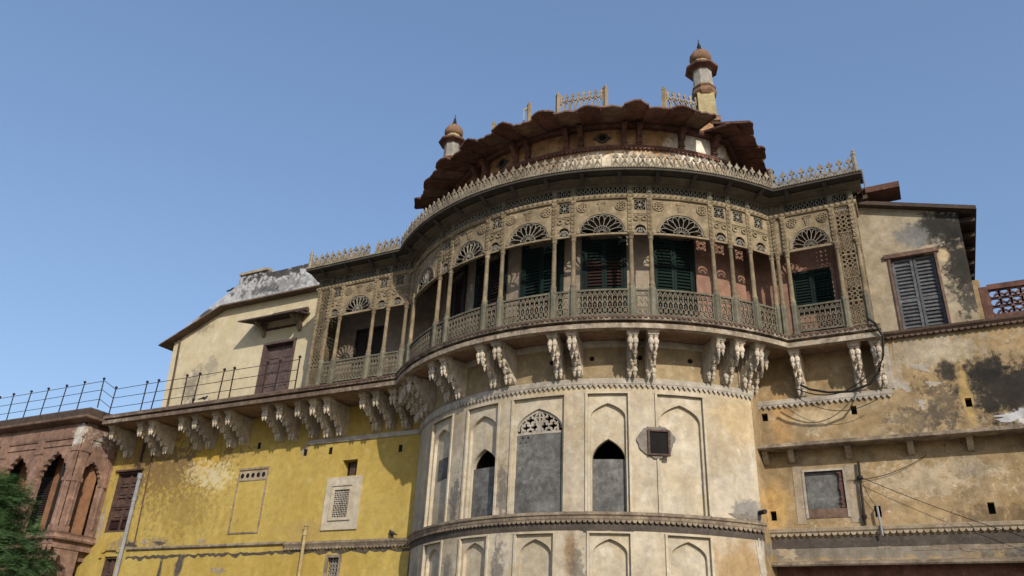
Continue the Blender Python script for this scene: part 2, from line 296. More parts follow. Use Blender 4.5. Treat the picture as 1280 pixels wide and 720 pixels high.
def cusped(c, half, zb, zs, za, lobes=11):
    base = arch_pts(c, half, zb, zs, za, 14); out = [base[0]]
    curve_ = base[1:-1]; m_ = len(curve_)-1
    nn = lobes*5
    for i in range(nn+1):
        t = i/nn*m_; k = min(int(t), m_-1); f = t-k
        x = curve_[k][0]*(1-f)+curve_[k+1][0]*f; z = curve_[k][1]*(1-f)+curve_[k+1][1]*f
        q = abs(sin(pi*i/5)); ins = .055*half*(1-q)*1.3
        dx, dz = c-x, (zs+.2*(za-zs))-z; l = hypot(dx, dz) or 1
        out.append((x+dx/l*ins, z+dz/l*ins))
    out.append(base[-1]); return out
def arch_plate(mb, s0, s1, z0, z1, op, d0, d1):
    """rectangle pierced by an arch open at the foot"""
    k = max(range(len(op)), key=lambda i: op[i][1]); c, za = op[k]
    mb.poly([(s0, op[0][1]), *op[:k+1], (c, z1), (s0, z1)], d0, d1)
    mb.poly([*op[k:], (s1, op[-1][1]), (s1, z1), (c, z1)], d0, d1)
    if z0 < op[0][1]-.001: mb.box(s0, s1, d0, d1, z0, op[0][1])
    return mb
def grid_wall(s0, s1, z0, z1, holes, reveal, step=None):
    """outer skin with rectangular holes and their reveals"""
    mb = MB()
    ss = {s0, s1}; zs = {z0, z1}
    for a, b, c, d in holes: ss |= {a, b}; zs |= {c, d}
    ss = sorted(ss); zs = sorted(zs)
    if step:
        q = []
        for a, b in zip(ss, ss[1:]):
            n = max(1, int(math.ceil((b-a)/step))); q += [a+(b-a)*i/n for i in range(n)]
        ss = q+[ss[-1]]
    idx = {}
    def V(s, d, z):
        k = (round(s, 5), d, round(z, 5))
        if k not in idx: idx[k] = len(mb.v); mb.v.append((s, d, z))
        return idx[k]
    for a, b in zip(ss, ss[1:]):
        for c, d in zip(zs, zs[1:]):
            ms, mz = (a+b)/2, (c+d)/2
            if any(h[0] < ms < h[1] and h[2] < mz < h[3] for h in holes): continue
            mb.f.append((V(a, 0, c), V(b, 0, c), V(b, 0, d), V(a, 0, d)))
    for h in holes:
        hs = [s for s in ss if h[0]-1e-6 <= s <= h[1]+1e-6]
        for z, fl in ((h[2], 1), (h[3], 0)):
            for a, b in zip(hs, hs[1:]):
                q = (V(a, 0, z), V(b, 0, z), V(b, -reveal, z), V(a, -reveal, z)); mb.f.append(q[::-1] if fl else q)
        hz = [z for z in zs if h[2]-1e-6 <= z <= h[3]+1e-6]
        for s, fl in ((h[0], 0), (h[1], 1)):
            for a, b in zip(hz, hz[1:]):
                q = (V(s, 0, a), V(s, 0, b), V(s, -reveal, b), V(s, -reveal, a)); mb.f.append(q[::-1] if fl else q)
    return mb

# ------------------------------------------------------------------ layout constants (metres)
YL, YR, RD = 4.43, 3.9, 7.5                    # left wall, right wall (distance in front of the axis), drum radius
GL, GR, RG = 6.0, 4.725, 8.4                   # veranda post lines of the wings and of the bow
XL, XR = -10.52, 9.56
def gpath(d, n=56, xl=XL, xr=XR, el=None, er=None, ends=True):
    """line of the veranda front pushed out by d (a number, or one value each for left wing, bow and right wing)"""
    dl, da, dr = d if isinstance(d, tuple) else (d, d, d)
    r = RG+da; a0 = -acos((GL+dl)/r); a1 = acos((GR+dr)/r)
    el = dl if el is None else el; er = dr if er is None else er
    p = []
    if ends: p.append((xl-el, -YL+.02))
    p.append((xl-el, -(GL+dl)))
    p += [(r*sin(a0+(a1-a0)*i/n), -r*cos(a0+(a1-a0)*i/n)) for i in range(n+1)]
    p.append((xr+er, -(GR+dr)))
    if ends: p.append((xr+er, -YR+.02))
    return p
def sweep(prof, closed=False, **k):
    mb = MB(); rows = [[(x, y, z) for x, y in gpath(d, **k)] for d, z in prof]; n = len(rows[0])
    for r in rows: mb.v += r
    R_ = list(range(len(rows))); pairs = list(zip(R_, R_[1:]))+([(R_[-1], 0)] if closed else [])
    for a, b in pairs:
        for i in range(n-1): mb.f.append((a*n+i, a*n+i+1, b*n+i+1, b*n+i))
    if closed: mb.f += [tuple(a*n for a in R_), tuple(a*n+n-1 for a in reversed(R_))]
    return mb
WID = lambda s, d, z: (s, d, z)                # world coordinates passed straight through
def along(path, pitch, start=0):
    """stations every pitch along a polyline: (x, y, tangent angle)"""
    out = []; acc = start
    for (x0, y0), (x1, y1) in zip(path, path[1:]):
        l = hypot(x1-x0, y1-y0)
        while acc <= l:
            t = acc/l if l else 0; out.append((x0+(x1-x0)*t, y0+(y1-y0)*t, atan2(y1-y0, x1-x0))); acc += pitch
        acc -= l
    return out
def teeth(path, z, h, pitch, dep, rnd=False):
    """hanging scallops under a band"""
    mb = MB()
    for x, y, a in along(path, pitch, pitch/2):
        ca, sa = cos(a), sin(a); hw = pitch*.46
        if rnd: o = [(-hw, 0), (-hw*.8, -h*.6), (-hw*.35, -h*.95), (hw*.35, -h*.95), (hw*.8, -h*.6), (hw, 0)]
        else: o = [(-hw, 0), (-hw*.5, -h*.55), (0, -h), (hw*.5, -h*.55), (hw, 0)]
        n = len(o); vs = []
        for dd in (0, dep):
            for s, zz in o: vs.append((x+ca*s+sa*dd, y+sa*s-ca*dd, z+zz))
        mb.add(vs, [tuple(range(n)), tuple(range(2*n-1, n-1, -1))]+[(i, (i+1) % n, n+(i+1) % n, n+i) for i in range(n)])
    return mb
def arc(R, a0, a1, n): return [(R*sin(radians(a0+(a1-a0)*i/n)), -R*cos(radians(a0+(a1-a0)*i/n))) for i in range(n+1)]
def strip_sweep(path_of_d, prof):
    mb = MB(); rows = [[(x, y, z) for x, y in path_of_d(d)] for d, z in prof]; n = len(rows[0])
    for r in rows: mb.v += r
    for a in range(len(rows)-1):
        for i in range(n-1): mb.f.append((a*n+i, a*n+i+1, (a+1)*n+i+1, (a+1)*n+i))
    R_ = range(len(rows)); mb.f.append(tuple(a*n for a in R_)); mb.f.append(tuple(a*n+n-1 for a in reversed(R_)))
    for i in range(n-1): mb.f.append((i, i+1, (len(rows)-1)*n+i+1, (len(rows)-1)*n+i))
    return mb

# ================================================================== GROUND
g = MB(); g.add([(-1500, -1500, 0), (1500, -1500, 0), (1500, 1500, 0), (-1500, 1500, 0)], [(0, 1, 2, 3)])
go = g.build('ground', 'ground', None, WID, recalc=False); go['kind'] = 'structure'

def room(s0, s1, z0, z1, df, db, mb=None):
    mb = mb or MB()
    return mb.add([(s0, df, z0), (s1, df, z0), (s1, df, z1), (s0, df, z1), (s0, db, z0), (s1, db, z0), (s1, db, z1), (s0, db, z1)], [(4, 5, 6, 7), (0, 1, 5, 4), (1, 2, 6, 5), (2, 3, 7, 6), (3, 0, 4, 7)])
# ================================================================== CURVED BASTION
bast = thing('curved_bastion', (0, -7.5, 0), 'tall whitewashed bow-fronted bastion with arched niches under the carved balcony', 'tower')
A0, A1 = -50.6, 51.6
cm = curve(0, RD); sA = lambda deg: radians(deg)*RD
NU = [(-36.0, -25.5), (-19.2, -9.2), (-5.1, 7.8), (12.9, 22.1), (28.3, 38.9)]
NL = [(-35.0, -26.2), (-18.9, -10.6), (-3.1, 5.8), (13.3, 22.0), (29.4, 38.7)]
holes = [(sA(a), sA(b), 5.86, 9.26) for a, b in NU]+[(sA(a), sA(b), 1.6, 5.28) for a, b in NL]
wall = grid_wall(sA(A0), sA(A1), 0, 9.5, holes, .07, .12)
wall.build('wall', 'drum', bast, cm, 40, recalc=False)
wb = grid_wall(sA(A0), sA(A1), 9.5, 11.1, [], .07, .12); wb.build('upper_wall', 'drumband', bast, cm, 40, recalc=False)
for a, yy in ((A0, -YL+.3), (A1, -YR+.3)):      # side returns to the straight walls
    x0, y0 = RD*sin(radians(a)), -RD*cos(radians(a)); x1 = x0+(.12 if a > 0 else -.12)
    r = MB(); r.add([(x0, y0, 0), (x1, yy, 0), (x1, yy, 11.1), (x0, y0, 11.1)], [(0, 1, 2, 3)]); r.build('side_return', 'ochre' if a > 0 else 'drum', bast, WID)
def niche(a, b, z0, z1, apex, kind, jamb=.09):
    c0 = (a+b)/2; mp = curve(c0, RD); h = radians(b-a)/2*RD
    # raised thin frame round the panel
    fr = MB(); fr.box(-h-.05, -h+.015, -.03, .045, z0, z1, 1); fr.box(h-.015, h+.05, -.03, .045, z0, z1, 1); fr.box(-h-.05, h+.05, -.03, .047, z1, z1+.05, 8)
    f = fr.build('panel_frame', 'niche', bast, mp)
    half = h-jamb; zs = apex-half*.80
    op = arch_pts(0, half, z0, zs, apex, 8)
    p = MB(); arch_plate(p, -h, h, z0, z1, op, -.20, -.06); p.build('arched_surround', 'niche', bast, mp)
    return mp, h, half, zs, op
for i, (a, b) in enumerate(NU):
    apex = (8.95, 8.97, 8.93, 8.99, 8.99)[i]
    mp, h, half, zs, op = niche(a, b, 5.86, 9.26, apex, i)
    bk = MB()
    if i in (1, 3):       # blocked doorway with an open arch head
        hz = 7.95; hs = half-.03; inner = arch_pts(0, hs, 5.86, 7.38, hz, 7)
        arch_plate(bk, -h, h, 5.86, 9.26, inner, -.34, -.17); bk.build('back_panel', 'niche', bast, mp)
        MB().box(-hs-.05, hs+.05, -.50, -.26, 5.7, 7.38, 8).build('cement_infill', 'cement', bast, mp)
        room(-h, h, 7.2, 8.2, -.345, -1.8).build('opening_dark_fill', 'dimroom', bast, mp)
        MB().box(-hs-.02, hs+.02, -.30, -.16, hz-.0, hz+.02, 4)
    elif i == 2:          # cement filled window with a pierced head
        MB().box(-h, h, -.45, -.13, 5.7, 8.17, 8).build('cement_infill', 'cement', bast, mp)
        rg = random.Random(2); tp = [(-half+2*half*i_/24, 6.85+.05*sin(i_*.9)+rg.uniform(-.03, .03)) for i_ in range(25)]
        MB().poly([(-half, 5.86)]+tp+[(half, 5.86)], -.14, -.112).build('cement_lower_coat', 'cement', bast, mp)
        room(-h, h, 8.1, 9.24, -.205, -1.3).build('opening_dark_fill', 'void', bast, mp)
        j = MB(); T = (-.20, -.12); zc = 8.17
        j.box(-half, half, *T, zc, zc+.07, 6)
        o2 = [(x*.97, zc+(z-zc)*.94 if z > zc else zc) for x, z in op[1:-1]]
        j.line([p for p in o2 if p[1] >= zc], .07, *T)
        for s_ in (-1, 1):
            for (cx, cz, rr) in ((.16, .22, .135), (.45, .22, .135), (.31, .44, .14)):
                for q in range(4):
                    aa = q*pi/2; j.ring((s_*cx+cos(aa)*rr*.5, zc+cz+sin(aa)*rr*.5), rr*.62, .042, *T, 5, aa-2.0, aa+2.0)
            j.line([(s_*.03, zc), (s_*.05, zc+.3), (s_*.15, zc+.52), (s_*.06, zc+.66)], .05, *T); j.bar((s_*.6, zc+.05), (s_*.58, zc+.35), .04, *T)
        j.bar((0, zc), (0, zc+.68), .06, *T); j.bar((-.14, zc+.5), (.14, zc+.5), .04, *T)
        j.build('pierced_head', 'band', bast, mp)
    else:
        bk.box(-h, h, -.30, -.17, 5.86, 9.26, 10)
        bk.build('back_panel', 'niche', bast, mp)
        if i == 0:
            MB().box(sA(-33.3)-sA((a+b)/2), sA(-28.6)-sA((a+b)/2), -.2, -.15, 7.3, 7.98, 2).build('vent_shutter', 'cement', bast, mp)
for i, (a, b) in enumerate(NL):
    mp, h, half, zs, op = niche(a, b, 1.6, 5.28, 5.15, i, .10)
    MB().box(-h, h, -.30, -.17, 1.6, 5.28, 10).build('back_panel', 'niche', bast, mp)
hm = curve(28.45, RD); random.seed(5)
cpts = [((.43+.05*sin(2*t+1)+.02*sin(7*t)+random.uniform(-.025, .025))*cos(t)-(.14 if cos(t) < 0 else .02), 7.86+(.46+.03*sin(3*t)+random.uniform(-.03, .03))*sin(t)) for t in [k_*2*pi/40 for k_ in range(40)]]
MB().poly(cpts, -.2, .052).build('cement_patch', 'patch', bast, hm)
hw = MB(); hw.box(-.32, -.26, .0, .10, 7.44, 8.18); hw.box(.25, .31, .0, .10, 7.44, 8.18); hw.box(-.26, .25, .0, .10, 7.44, 7.49); hw.box(-.26, .25, .0, .10, 8.13, 8.18)
hw.build('hole_frame', 'wood', bast, hm); MB().box(-.26, .25, .0, .058, 7.49, 8.13).build('opening_dark_fill', 'void', bast, hm)  # flat plate, coloured black for the shade of a deep hole
# bands
bp = lambda R: (lambda d: arc(R+d, A0-.4, A1+.4, 90))
strip_sweep(bp(RD), [(-.05, 9.52), (.05, 9.52), (.07, 9.56), (.07, 9.69), (.03, 9.73), (-.05, 9.73)]).build('scalloped_band', 'band', bast, WID)
teeth(arc(RD+.03, A0, A1, 120), 9.525, .10, .155, .03).build('band_scallops', 'band', bast, WID)
strip_sweep(bp(RD), [(-.05, 5.62), (.06, 5.62), (.09, 5.66), (.10, 5.73), (.14, 5.76), (.14, 5.82), (.03, 5.86), (-.05, 5.87)]).build('string_course', 'cornice', bast, WID)
teeth(arc(RD+.05, A0, A1, 120), 5.635, .085, .15, .04, True).build('course_scallops', 'cornice', bast, WID)
strip_sweep(bp(RD), [(-.03, 5.36), (.012, 5.36), (.02, 5.45), (.012, 5.60), (-.03, 5.60)]).build('rough_render_strip', 'strip', bast, WID)
strip_sweep(bp(RD), [(-.05, 10.72), (.03, 10.72), (.07, 10.80), (.09, 10.90), (-.05, 10.915)]).build('soffit_cove', 'band', bast, WID)
for ph, z in ((-28.5, 10.2), (-12, 10.32), (4.5, 10.32), (14, 10.36), (24.9, 10.38), (36.5, 10.38), (47.2, 10.35), (-2.3, 8.05), (-.9, 8.05)):
    s_ = .075 if z > 9 else .03
    MB().lathe(0, 0, [(s_, -.01), (s_, .012)], 12).build('drain_hole', 'void', bast, (lambda ph: (lambda s, d, z_: curve(ph, RD)(s, z_, z+d)))(ph))

# ================================================================== VERANDA
ver = thing('bow_veranda', (0, -8.4, 10.9), 'carved grey green arcaded veranda bowing round the bastion on white brackets', 'veranda')
XW = -21.6                                       # the slab runs on as a walkway to the left
IN = (-(GL-YL)-.05, RD-RG-.05, -(GR-YR)-.05)
k = dict(xl=XW, el=0, er=.32, ends=False)
OF = lambda v: (v-.15, v-.05, v-.16)
k = dict(xl=XW, el=0, er=.18, ends=False)
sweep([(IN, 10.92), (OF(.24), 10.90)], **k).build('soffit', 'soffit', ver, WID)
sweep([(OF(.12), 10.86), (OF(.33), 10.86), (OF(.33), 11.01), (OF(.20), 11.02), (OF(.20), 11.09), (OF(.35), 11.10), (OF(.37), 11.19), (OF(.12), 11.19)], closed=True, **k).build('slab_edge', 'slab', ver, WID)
sweep([(OF(.10), 11.192), (OF(.37), 11.192), (OF(.31), 11.27), (OF(.12), 11.285)], closed=True, **k).build('leaf_moulding', 'leafred', ver, WID)
teeth(gpath(OF(.37), xl=-10.6, el=0, er=.16, ends=False), 11.235, .08, .16, .025, True).build('leaf_scallops', 'leafred', ver, WID)
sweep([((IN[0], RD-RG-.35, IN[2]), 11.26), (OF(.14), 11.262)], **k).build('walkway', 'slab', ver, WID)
# frieze, cornice and roof of the veranda
k = dict(ends=True)
sweep([(-.10, 15.40), (.075, 15.40), (.10, 15.44), (.10, 15.50), (.06, 15.56), (-.10, 15.56)], closed=True, **k).build('rope_moulding', 'tan', ver, WID)
rp = MB()
for x, y, a in along(gpath(.075, ends=False), .17, .1):
    t = Vector((cos(a), sin(a), 0)); n_ = Vector((sin(a), -cos(a), 0)); c = Vector((x, y, 15.48))
    rp.tube([tuple(c-t*.075-Vector((0, 0, .055))), tuple(c+n_*.035), tuple(c+t*.075+Vector((0, 0, .055)))], [.018, .036, .018], 5)
rp.build('rope_carving', 'tan', ver, WID)
k2 = dict(ends=True, el=.22, er=.40)
sweep([(-.10, 15.87), (.06, 15.87), (.09, 15.90), (.15, 15.905), (.36, 15.965), (.40, 15.97), (.40, 16.02), (-.10, 16.04)], closed=True, el=.18, er=.30).build('bed_moulding', 'bed', ver, WID)
sweep([(.05, 16.052), (.68, 16.02), (.74, 16.02), (.74, 16.09), (.70, 16.12), (-.10, 16.16)], closed=True, **k2).build('cornice', 'grey', ver, WID)
sweep([(.60, 16.09), (.77, 16.10), (.77, 16.15), (.60, 16.19)], closed=True, **k2).build('bead_course', 'crest', ver, WID)
IN2 = (IN[0]-.1, RD-RG-.6, IN[2]-.1)
sweep([(IN2, 15.62), (-.06, 15.60)], ends=False).build('ceiling', 'darkwood', ver, WID)
sweep([(-.10, 15.50), (-.10, 15.95)]).build('frieze_dark_sheet', 'darkwood', ver, WID)  # added dark sheet, its colour gives the shade seen through the fret
sweep([(IN2, 16.18), (.62, 16.17)], ends=False, el=.1, er=.3).build('roof_deck', 'slab', ver, WID)
bd = MB(); 
for x, y, a in along(gpath(.40, el=.18, er=.3), .09, .05): bd.lathe(x, y, [(.012, 15.955), (.022, 15.975), (.012, 15.995)], 5)
for x, y, a in along(gpath(.77, el=.24, er=.42), .09, .05): bd.lathe(x, y, [(.012, 16.105), (.026, 16.125), (.012, 16.145)], 5)
bd.build('beads', 'crest', ver, WID)['kind'] = 'stuff'
cb = MB(); cb.polyx([(.0, 0), (.42, .14), (.46, .14), (.46, .10), (.30, .02), (.05, -.10), (0, -.12)], -.06, .06)
cme, _ = cb.mesh('eave_bracket', 'grey', ident, None, False)
for i, (x, y, a) in enumerate(along(gpath(.30, ends=False, el=0, er=0), 1.15, .5)): inst('eave_bracket', cme, ver, (x, y, 15.90), a, scale=(1, .8, 1))

# posts -------------------------------------------------------------
def post_meshes():
    pd = MB(); pd.lathe(0, 0, [(.135, 11.25), (.135, 11.34), (.105, 11.38), (.10, 11.9), (.105, 12.16), (.115, 12.20), (.115, 12.26), (.085, 12.34)], 8)
    sh = MB(); sh.lathe(0, 0, [(.07, 12.30), (.095, 12.36), (.095, 12.42), (.075, 12.45), (.072, 13.2), (.062, 13.93), (.062, 13.97)], 10)
    cp_ = MB(); cp_.lathe(0, 0, [(.062, 13.92), (.085, 13.95), (.085, 13.99), (.075, 14.02), (.105, 14.09), (.115, 14.12), (.115, 14.17)], 8)
    pl = MB(); pl.box(-.078, .078, -.07, .06, 14.14, 15.42)
    for q in range(8):
        z = 14.30+q*.145; pl.ring((0, z), .05, .028, .05, .085, 8); pl.poly([(-.022, z), (0, z-.03), (.022, z), (0, z+.03)], .05, .095)
    pl.box(-.09, .09, -.05, .085, 14.15, 14.20); pl.box(-.085, .085, -.05, .08, 15.34, 15.40)
    bl = MB(); bl.box(-.085, .085, -.05, .085, 15.55, 15.88); bl.box(-.045, .045, .08, .11, 15.60, 15.84)
    return [(n, *b.mesh(n, m_, ident, s_, False)[:1]) for n, b, m_, s_ in (('pedestal', pd, 'green', None), ('shaft', sh, 'khaki', 40), ('capital', cp_, 'khaki', None), ('carved_pilaster', pl, 'tan', None), ('frieze_block', bl, 'green', None))]
PM = post_meshes()
CAM2 = (10.171, -28.331)
def post(x, y, rz):
    base = inst('column', PM[1][1], ver, (x, y, 0), rz)
    for n, me in (PM[0], PM[2], PM[3], PM[4]):
        o = bpy.data.objects.new(n, me); COL.objects.link(o); o.parent = base
def cpos(ph, R=RG): return (R*sin(radians(ph)), -R*cos(radians(ph)))
COLS = [-42.2, -26.4, -21.9, -10.0, -5.8, 6.7, 10.9, 23.0, 27.1, 40.5, 44.8, 49.8]
for ph in COLS: post(*cpos(ph), radians(ph))
aL, aR = -degrees(acos(GL/RG)), degrees(acos(GR/RG))
for ph, rz in ((aL-.15, -22), (aR+.1, 28)): post(*cpos(ph, RG-.02), radians(rz))
LX = [-10.45, -9.86, -9.27, -7.65, -6.98]; RX = [7.42, 8.90, 9.50]
for x in LX: post(x, -GL, 0)
for x in RX: post(x, -GR, 0)
post(-6.16, -GL+.02, 0); post(7.12, -GR+.02, 0)

for (x0, x1, yy) in ((6.90, 7.40, -GR+.03), (-6.25, -5.84, -GL+.03)):
    MB().box(x0, x1, -.04, .02, 14.08, 15.9).build('corner_panel', 'tan', ver, flat(0, yy))
# arcade panels -----------------------------------------------------
def fan(mb, c, z0, r, hgt, n=9, w=.016, T=(-.02, .025)):
    q = hgt/r; P = lambda a, t: (c-r*t*cos(a), z0+r*t*q*sin(a))
    mb.line([P(pi*i/18, .36) for i in range(19)], w, *T); mb.line([P(pi*i/20, .985) for i in range(21)], w*1.3, *T); mb.line([P(pi*i/10, .12) for i in range(11)], w, *T)
    for i in range(n+1):
        a = pi*i/n
        if 0 < i < n: mb.bar(P(a, .36), P(a, .74), w, *T)
        if i < n:
            b = pi*(i+.5)/n; mb.line([P(a+.02, .72), P(a+pi/n*.18, .87), P(b, .97), P(a+pi/n*.82, .87), P(a+pi/n-.02, .72)], w*.9, *T)
            mb.bar(P(b, .12), P(b, .36), w*.8, *T)
    return mb
def rosette(mb, c, z, r, d):
    mb.ring((c, z), r, r*.24, d-.01, d+.035, 12); mb.ring((c, z), r*.5, r*.2, d-.01, d+.045, 8)
    for i in range(8):
        a = 2*pi*i/8; mb.poly([(c+r*.74*cos(a)+r*.17*cos(t), z+r*.74*sin(a)+r*.17*sin(t)) for t in (0, 1.26, 2.5, 3.77, 5.03)], d-.01, d+.055)
    mb.poly([(c+r*.2*cos(t), z+r*.2*sin(t)) for t in [i*pi/3 for i in range(6)]], d-.01, d+.06)
def arch_panel(mp, wid, cen=0):
    h = wid/2-.07; r = min(h-.11, .70); hg = .64; zb = 14.20
    b = MB(); op = arch_pts(cen, r, zb, zb, zb+hg, 9, 'round')[1:-1]
    arch_plate(b, cen-h, cen+h, 14.11, 15.40, op, -.03, .02)
    b.box(cen-h, cen+h, -.04, .045, 14.105, 14.165, 8)
    o = b.build('arch_panel', 'tan', ver, mp)
    f = fan(MB(), cen, zb, r, hg); f.build('fanlight', 'fanstone', o, mp)
    rl = MB(); arc_ = [(cen-(r+.05)*cos(pi*i/22), zb+(hg+.05)*sin(pi*i/22)) for i in range(23)]; rl.line(arc_, .06, .01, .05)
    rr = min(.165, h*.24)
    for s_ in (-1, 1):
        ro_ = MB(); rosette(ro_, cen+s_*(h-rr-.05), 15.33-rr-.02, rr, .02); ro_.build('rosette', 'tan', o, mp)
    rl.build('archivolt', 'tan', o, mp); kt = MB()
    kt.poly([(cen-.05, 14.92), (cen+.05, 14.92), (cen+.13, 15.30), (cen-.13, 15.30)], .01, .035)
    for q in (-1, 0, 1): kt.ring((cen+q*.085, 15.27), .04, .03, .02, .055, 7); kt.bar((cen+q*.03, 14.96), (cen+q*.075, 15.20), .028, .02, .05)
    kt.build('leaf_carving', 'tan', o, mp)
def narrow_panel(mp, wid):
    h = wid/2-.07; b = MB(); T = (-.03, .02)
    z0, z1 = 15.0, 15.36; q = min(h-.03, .17); zc = 15.18
    b.box(-h, h, *T, 14.10, 14.16); b.box(-h, h, *T, 15.36, 15.41); b.box(-h, -q, *T, z0, z1); b.box(q, h, *T, z0, z1); b.box(-h, h, *T, 14.60, z0)
    ha = min(.16, h-.05); op = arch_pts(0, ha, 14.16, 14.30, 14.30+ha*1.05, 5, 'round')
    arch_plate(b, -h, h, 14.16, 14.60, op, *T)
    b.box(-h+.02, h-.02, .02, .05, 14.84, 14.96); b.box(-h-.0, h, .02, .04, 14.79, 14.82)
    for s_ in (-1, 1): b.ring((s_*h*.55, 14.68), min(.075, h*.32), .035, .01, .06, 9)
    b.line([(x*1.15, z) for x, z in op[1:-1]], .035, .01, .045)
    o = b.build('narrow_panel', 'tan', ver, mp)
    g_ = MB(); Tg = (-.015, .02)
    for i in range(4): a = pi*i/4+pi/8; g_.bar((-q*cos(a)*1.05, zc-.175*sin(a)), (q*cos(a)*1.05, zc+.175*sin(a)), .012, *Tg)
    g_.ring((0, zc), q*.22, .02, *Tg, 8); g_.ring((0, zc), q*.95, .012, *Tg, 8)
    fan(MB(), 0, 14.18, ha*.92, ha*1.1, 5, .016, Tg).build('small_fan', 'fanstone', o, mp)
    g_.build('star_grille', 'fanstone', o, mp)
def fret(mp, wid):
    h = wid/2-.085; b = MB(); T = (-.02, .02)
    b.box(-h, h, -.03, .04, 15.555, 15.60, 8); b.box(-h, h, -.03, .04, 15.83, 15.875, 8)
    o = b.build('fret_panel', 'green', ver, mp)
    n = max(2, int(round(2*h/.15))); p = 2*h/n; g_ = MB()
    for i in range(n):
        x = -h+p*(i+.5)
        g_.line([(x-p/2, 15.60), (x-p*.22, 15.67), (x-p*.22, 15.76), (x-p/2, 15.83)], .02, *T); g_.line([(x+p/2, 15.60), (x+p*.22, 15.67), (x+p*.22, 15.76), (x+p/2, 15.83)], .02, *T)
        g_.bar((x-p*.22, 15.715), (x+p*.22, 15.715), .016, *T)
    g_.build('fret_lattice', 'fanstone', o, mp)
def balustrade(mp, wid, z0=11.36, z1=12.23):
    h = wid/2-.10; b = MB(); T = (-.02, .02)
    b.box(-h, h, -.045, .045, z1-.06, z1, 8); b.box(-h, h, -.045, .045, z0, z0+.06, 8); b.box(-h, -h+.045, -.035, .035, z0, z1); b.box(h-.045, h, -.035, .035, z0, z1)
    o = b.build('balustrade', 'green', ver, mp)
    l0, l1 = -h+.045, h-.045; n = max(2, int(round((l1-l0)/.15))); p = (l1-l0)/n; g_ = MB()
    za, zb, zc, zd = z0+.06, z0+.29, z0+.66, z1-.06
    for i in range(n):
        x = l0+p*(i+.5); e = p/2
        g_.bar((x-e, za), (x+e, zb), .024, *T); g_.bar((x+e, za), (x-e, zb), .024, *T); g_.ring((x, (za+zb)/2), p*.30, .02, -.025, .025, 6)
        g_.bar((x-e, zb), (x-e, zc), .028, *T); g_.line([(x-e, zb+.12), (x-e*.5, zb+.17), (x, zb+.27)], .022, *T); g_.line([(x+e, zb+.12), (x+e*.5, zb+.17), (x, zb+.27)], .022, *T)
        g_.bar((x, zb), (x, zb+.12), .02, *T)
        g_.bar((x-e, zc), (x, zd), .022, *T); g_.bar((x+e, zc), (x, zd), .022, *T); g_.bar((x, zc), (x, zc+.07), .03, *T)
    g_.bar((l0, zc), (l1, zc), .024, *T); g_.bar((l0, zb), (l1, zb), .024, *T)
    g_.build('balustrade_lattice', 'lattice', o, mp)
def jali_screen(mp, wid, z0, z1, p=.15):
    h = wid/2-.07; b = MB(); T = (-.02, .025)
    b.box(-h, -h+.04, -.03, .035, z0, z1); b.box(h-.04, h, -.03, .035, z0, z1); b.box(-h, h, -.03, .035, z1-.05, z1)
    o = b.build('pierced_screen', 'khaki', ver, mp); g_ = MB()
    n = max(2, int(round(2*h/p))); q = 2*h/n; m_ = int((z1-z0)/q); u = (z1-z0)/m_
    for j in range(m_):
        for i in range(n):
            x = -h+q*(i+.5); z = z0+u*(j+.5)
            g_.ring((x, z), q*.46, .032, *T, 8)
            if (j//4) % 2 == 0: g_.bar((x-q*.5, z-u*.5), (x+q*.5, z+u*.5), .022, *T)
        if j % 5 == 0: g_.box(-h, h, -.03, .035, z0+u*j-.02, z0+u*j+.02)
    g_.build('screen_lattice', 'khaki', o, mp)
def span(mp, wid, kind):
    fret(mp, wid)
    if kind == 'arch': arch_panel(mp, wid); balustrade(mp, wid)
    elif kind == 'narrow': narrow_panel(mp, wid); balustrade(mp, wid)
    elif kind == 'jali': jali_screen(mp, wid, 11.36, 15.40)
EDGE = [aL]+COLS+[aR]
for a, b in zip(EDGE, EDGE[1:]):
    wdt = radians(b-a)*RG
    span(curve((a+b)/2, RG), wdt, 'arch' if wdt > 1.2 else 'narrow' if wdt > .45 else 'none')
for a, b, kk in ((-10.45, -9.86, 'jali'), (-9.86, -9.27, 'narrow'), (-9.27, -7.65, 'arch'), (-7.65, -6.98, 'narrow'), (-6.98, -6.16, 'narrow')): span(flat((a+b)/2, -GL), b-a, kk)
for a, b, kk in ((7.42, 8.90, 'arch'), (8.90, 9.50, 'jali')): span(flat((a+b)/2, -GR), b-a, kk)
def sidemap(x, ymid, sgn): return lambda s, d, z: (x+sgn*d, ymid+sgn*s, z)
for x, y0, y1, sg in ((XL, -GL, -YL, -1), (XR, -GR, -YR, 1)):
    span(sidemap(x, (y0+y1)/2, sg), abs(y1-y0)+.1, 'jali')

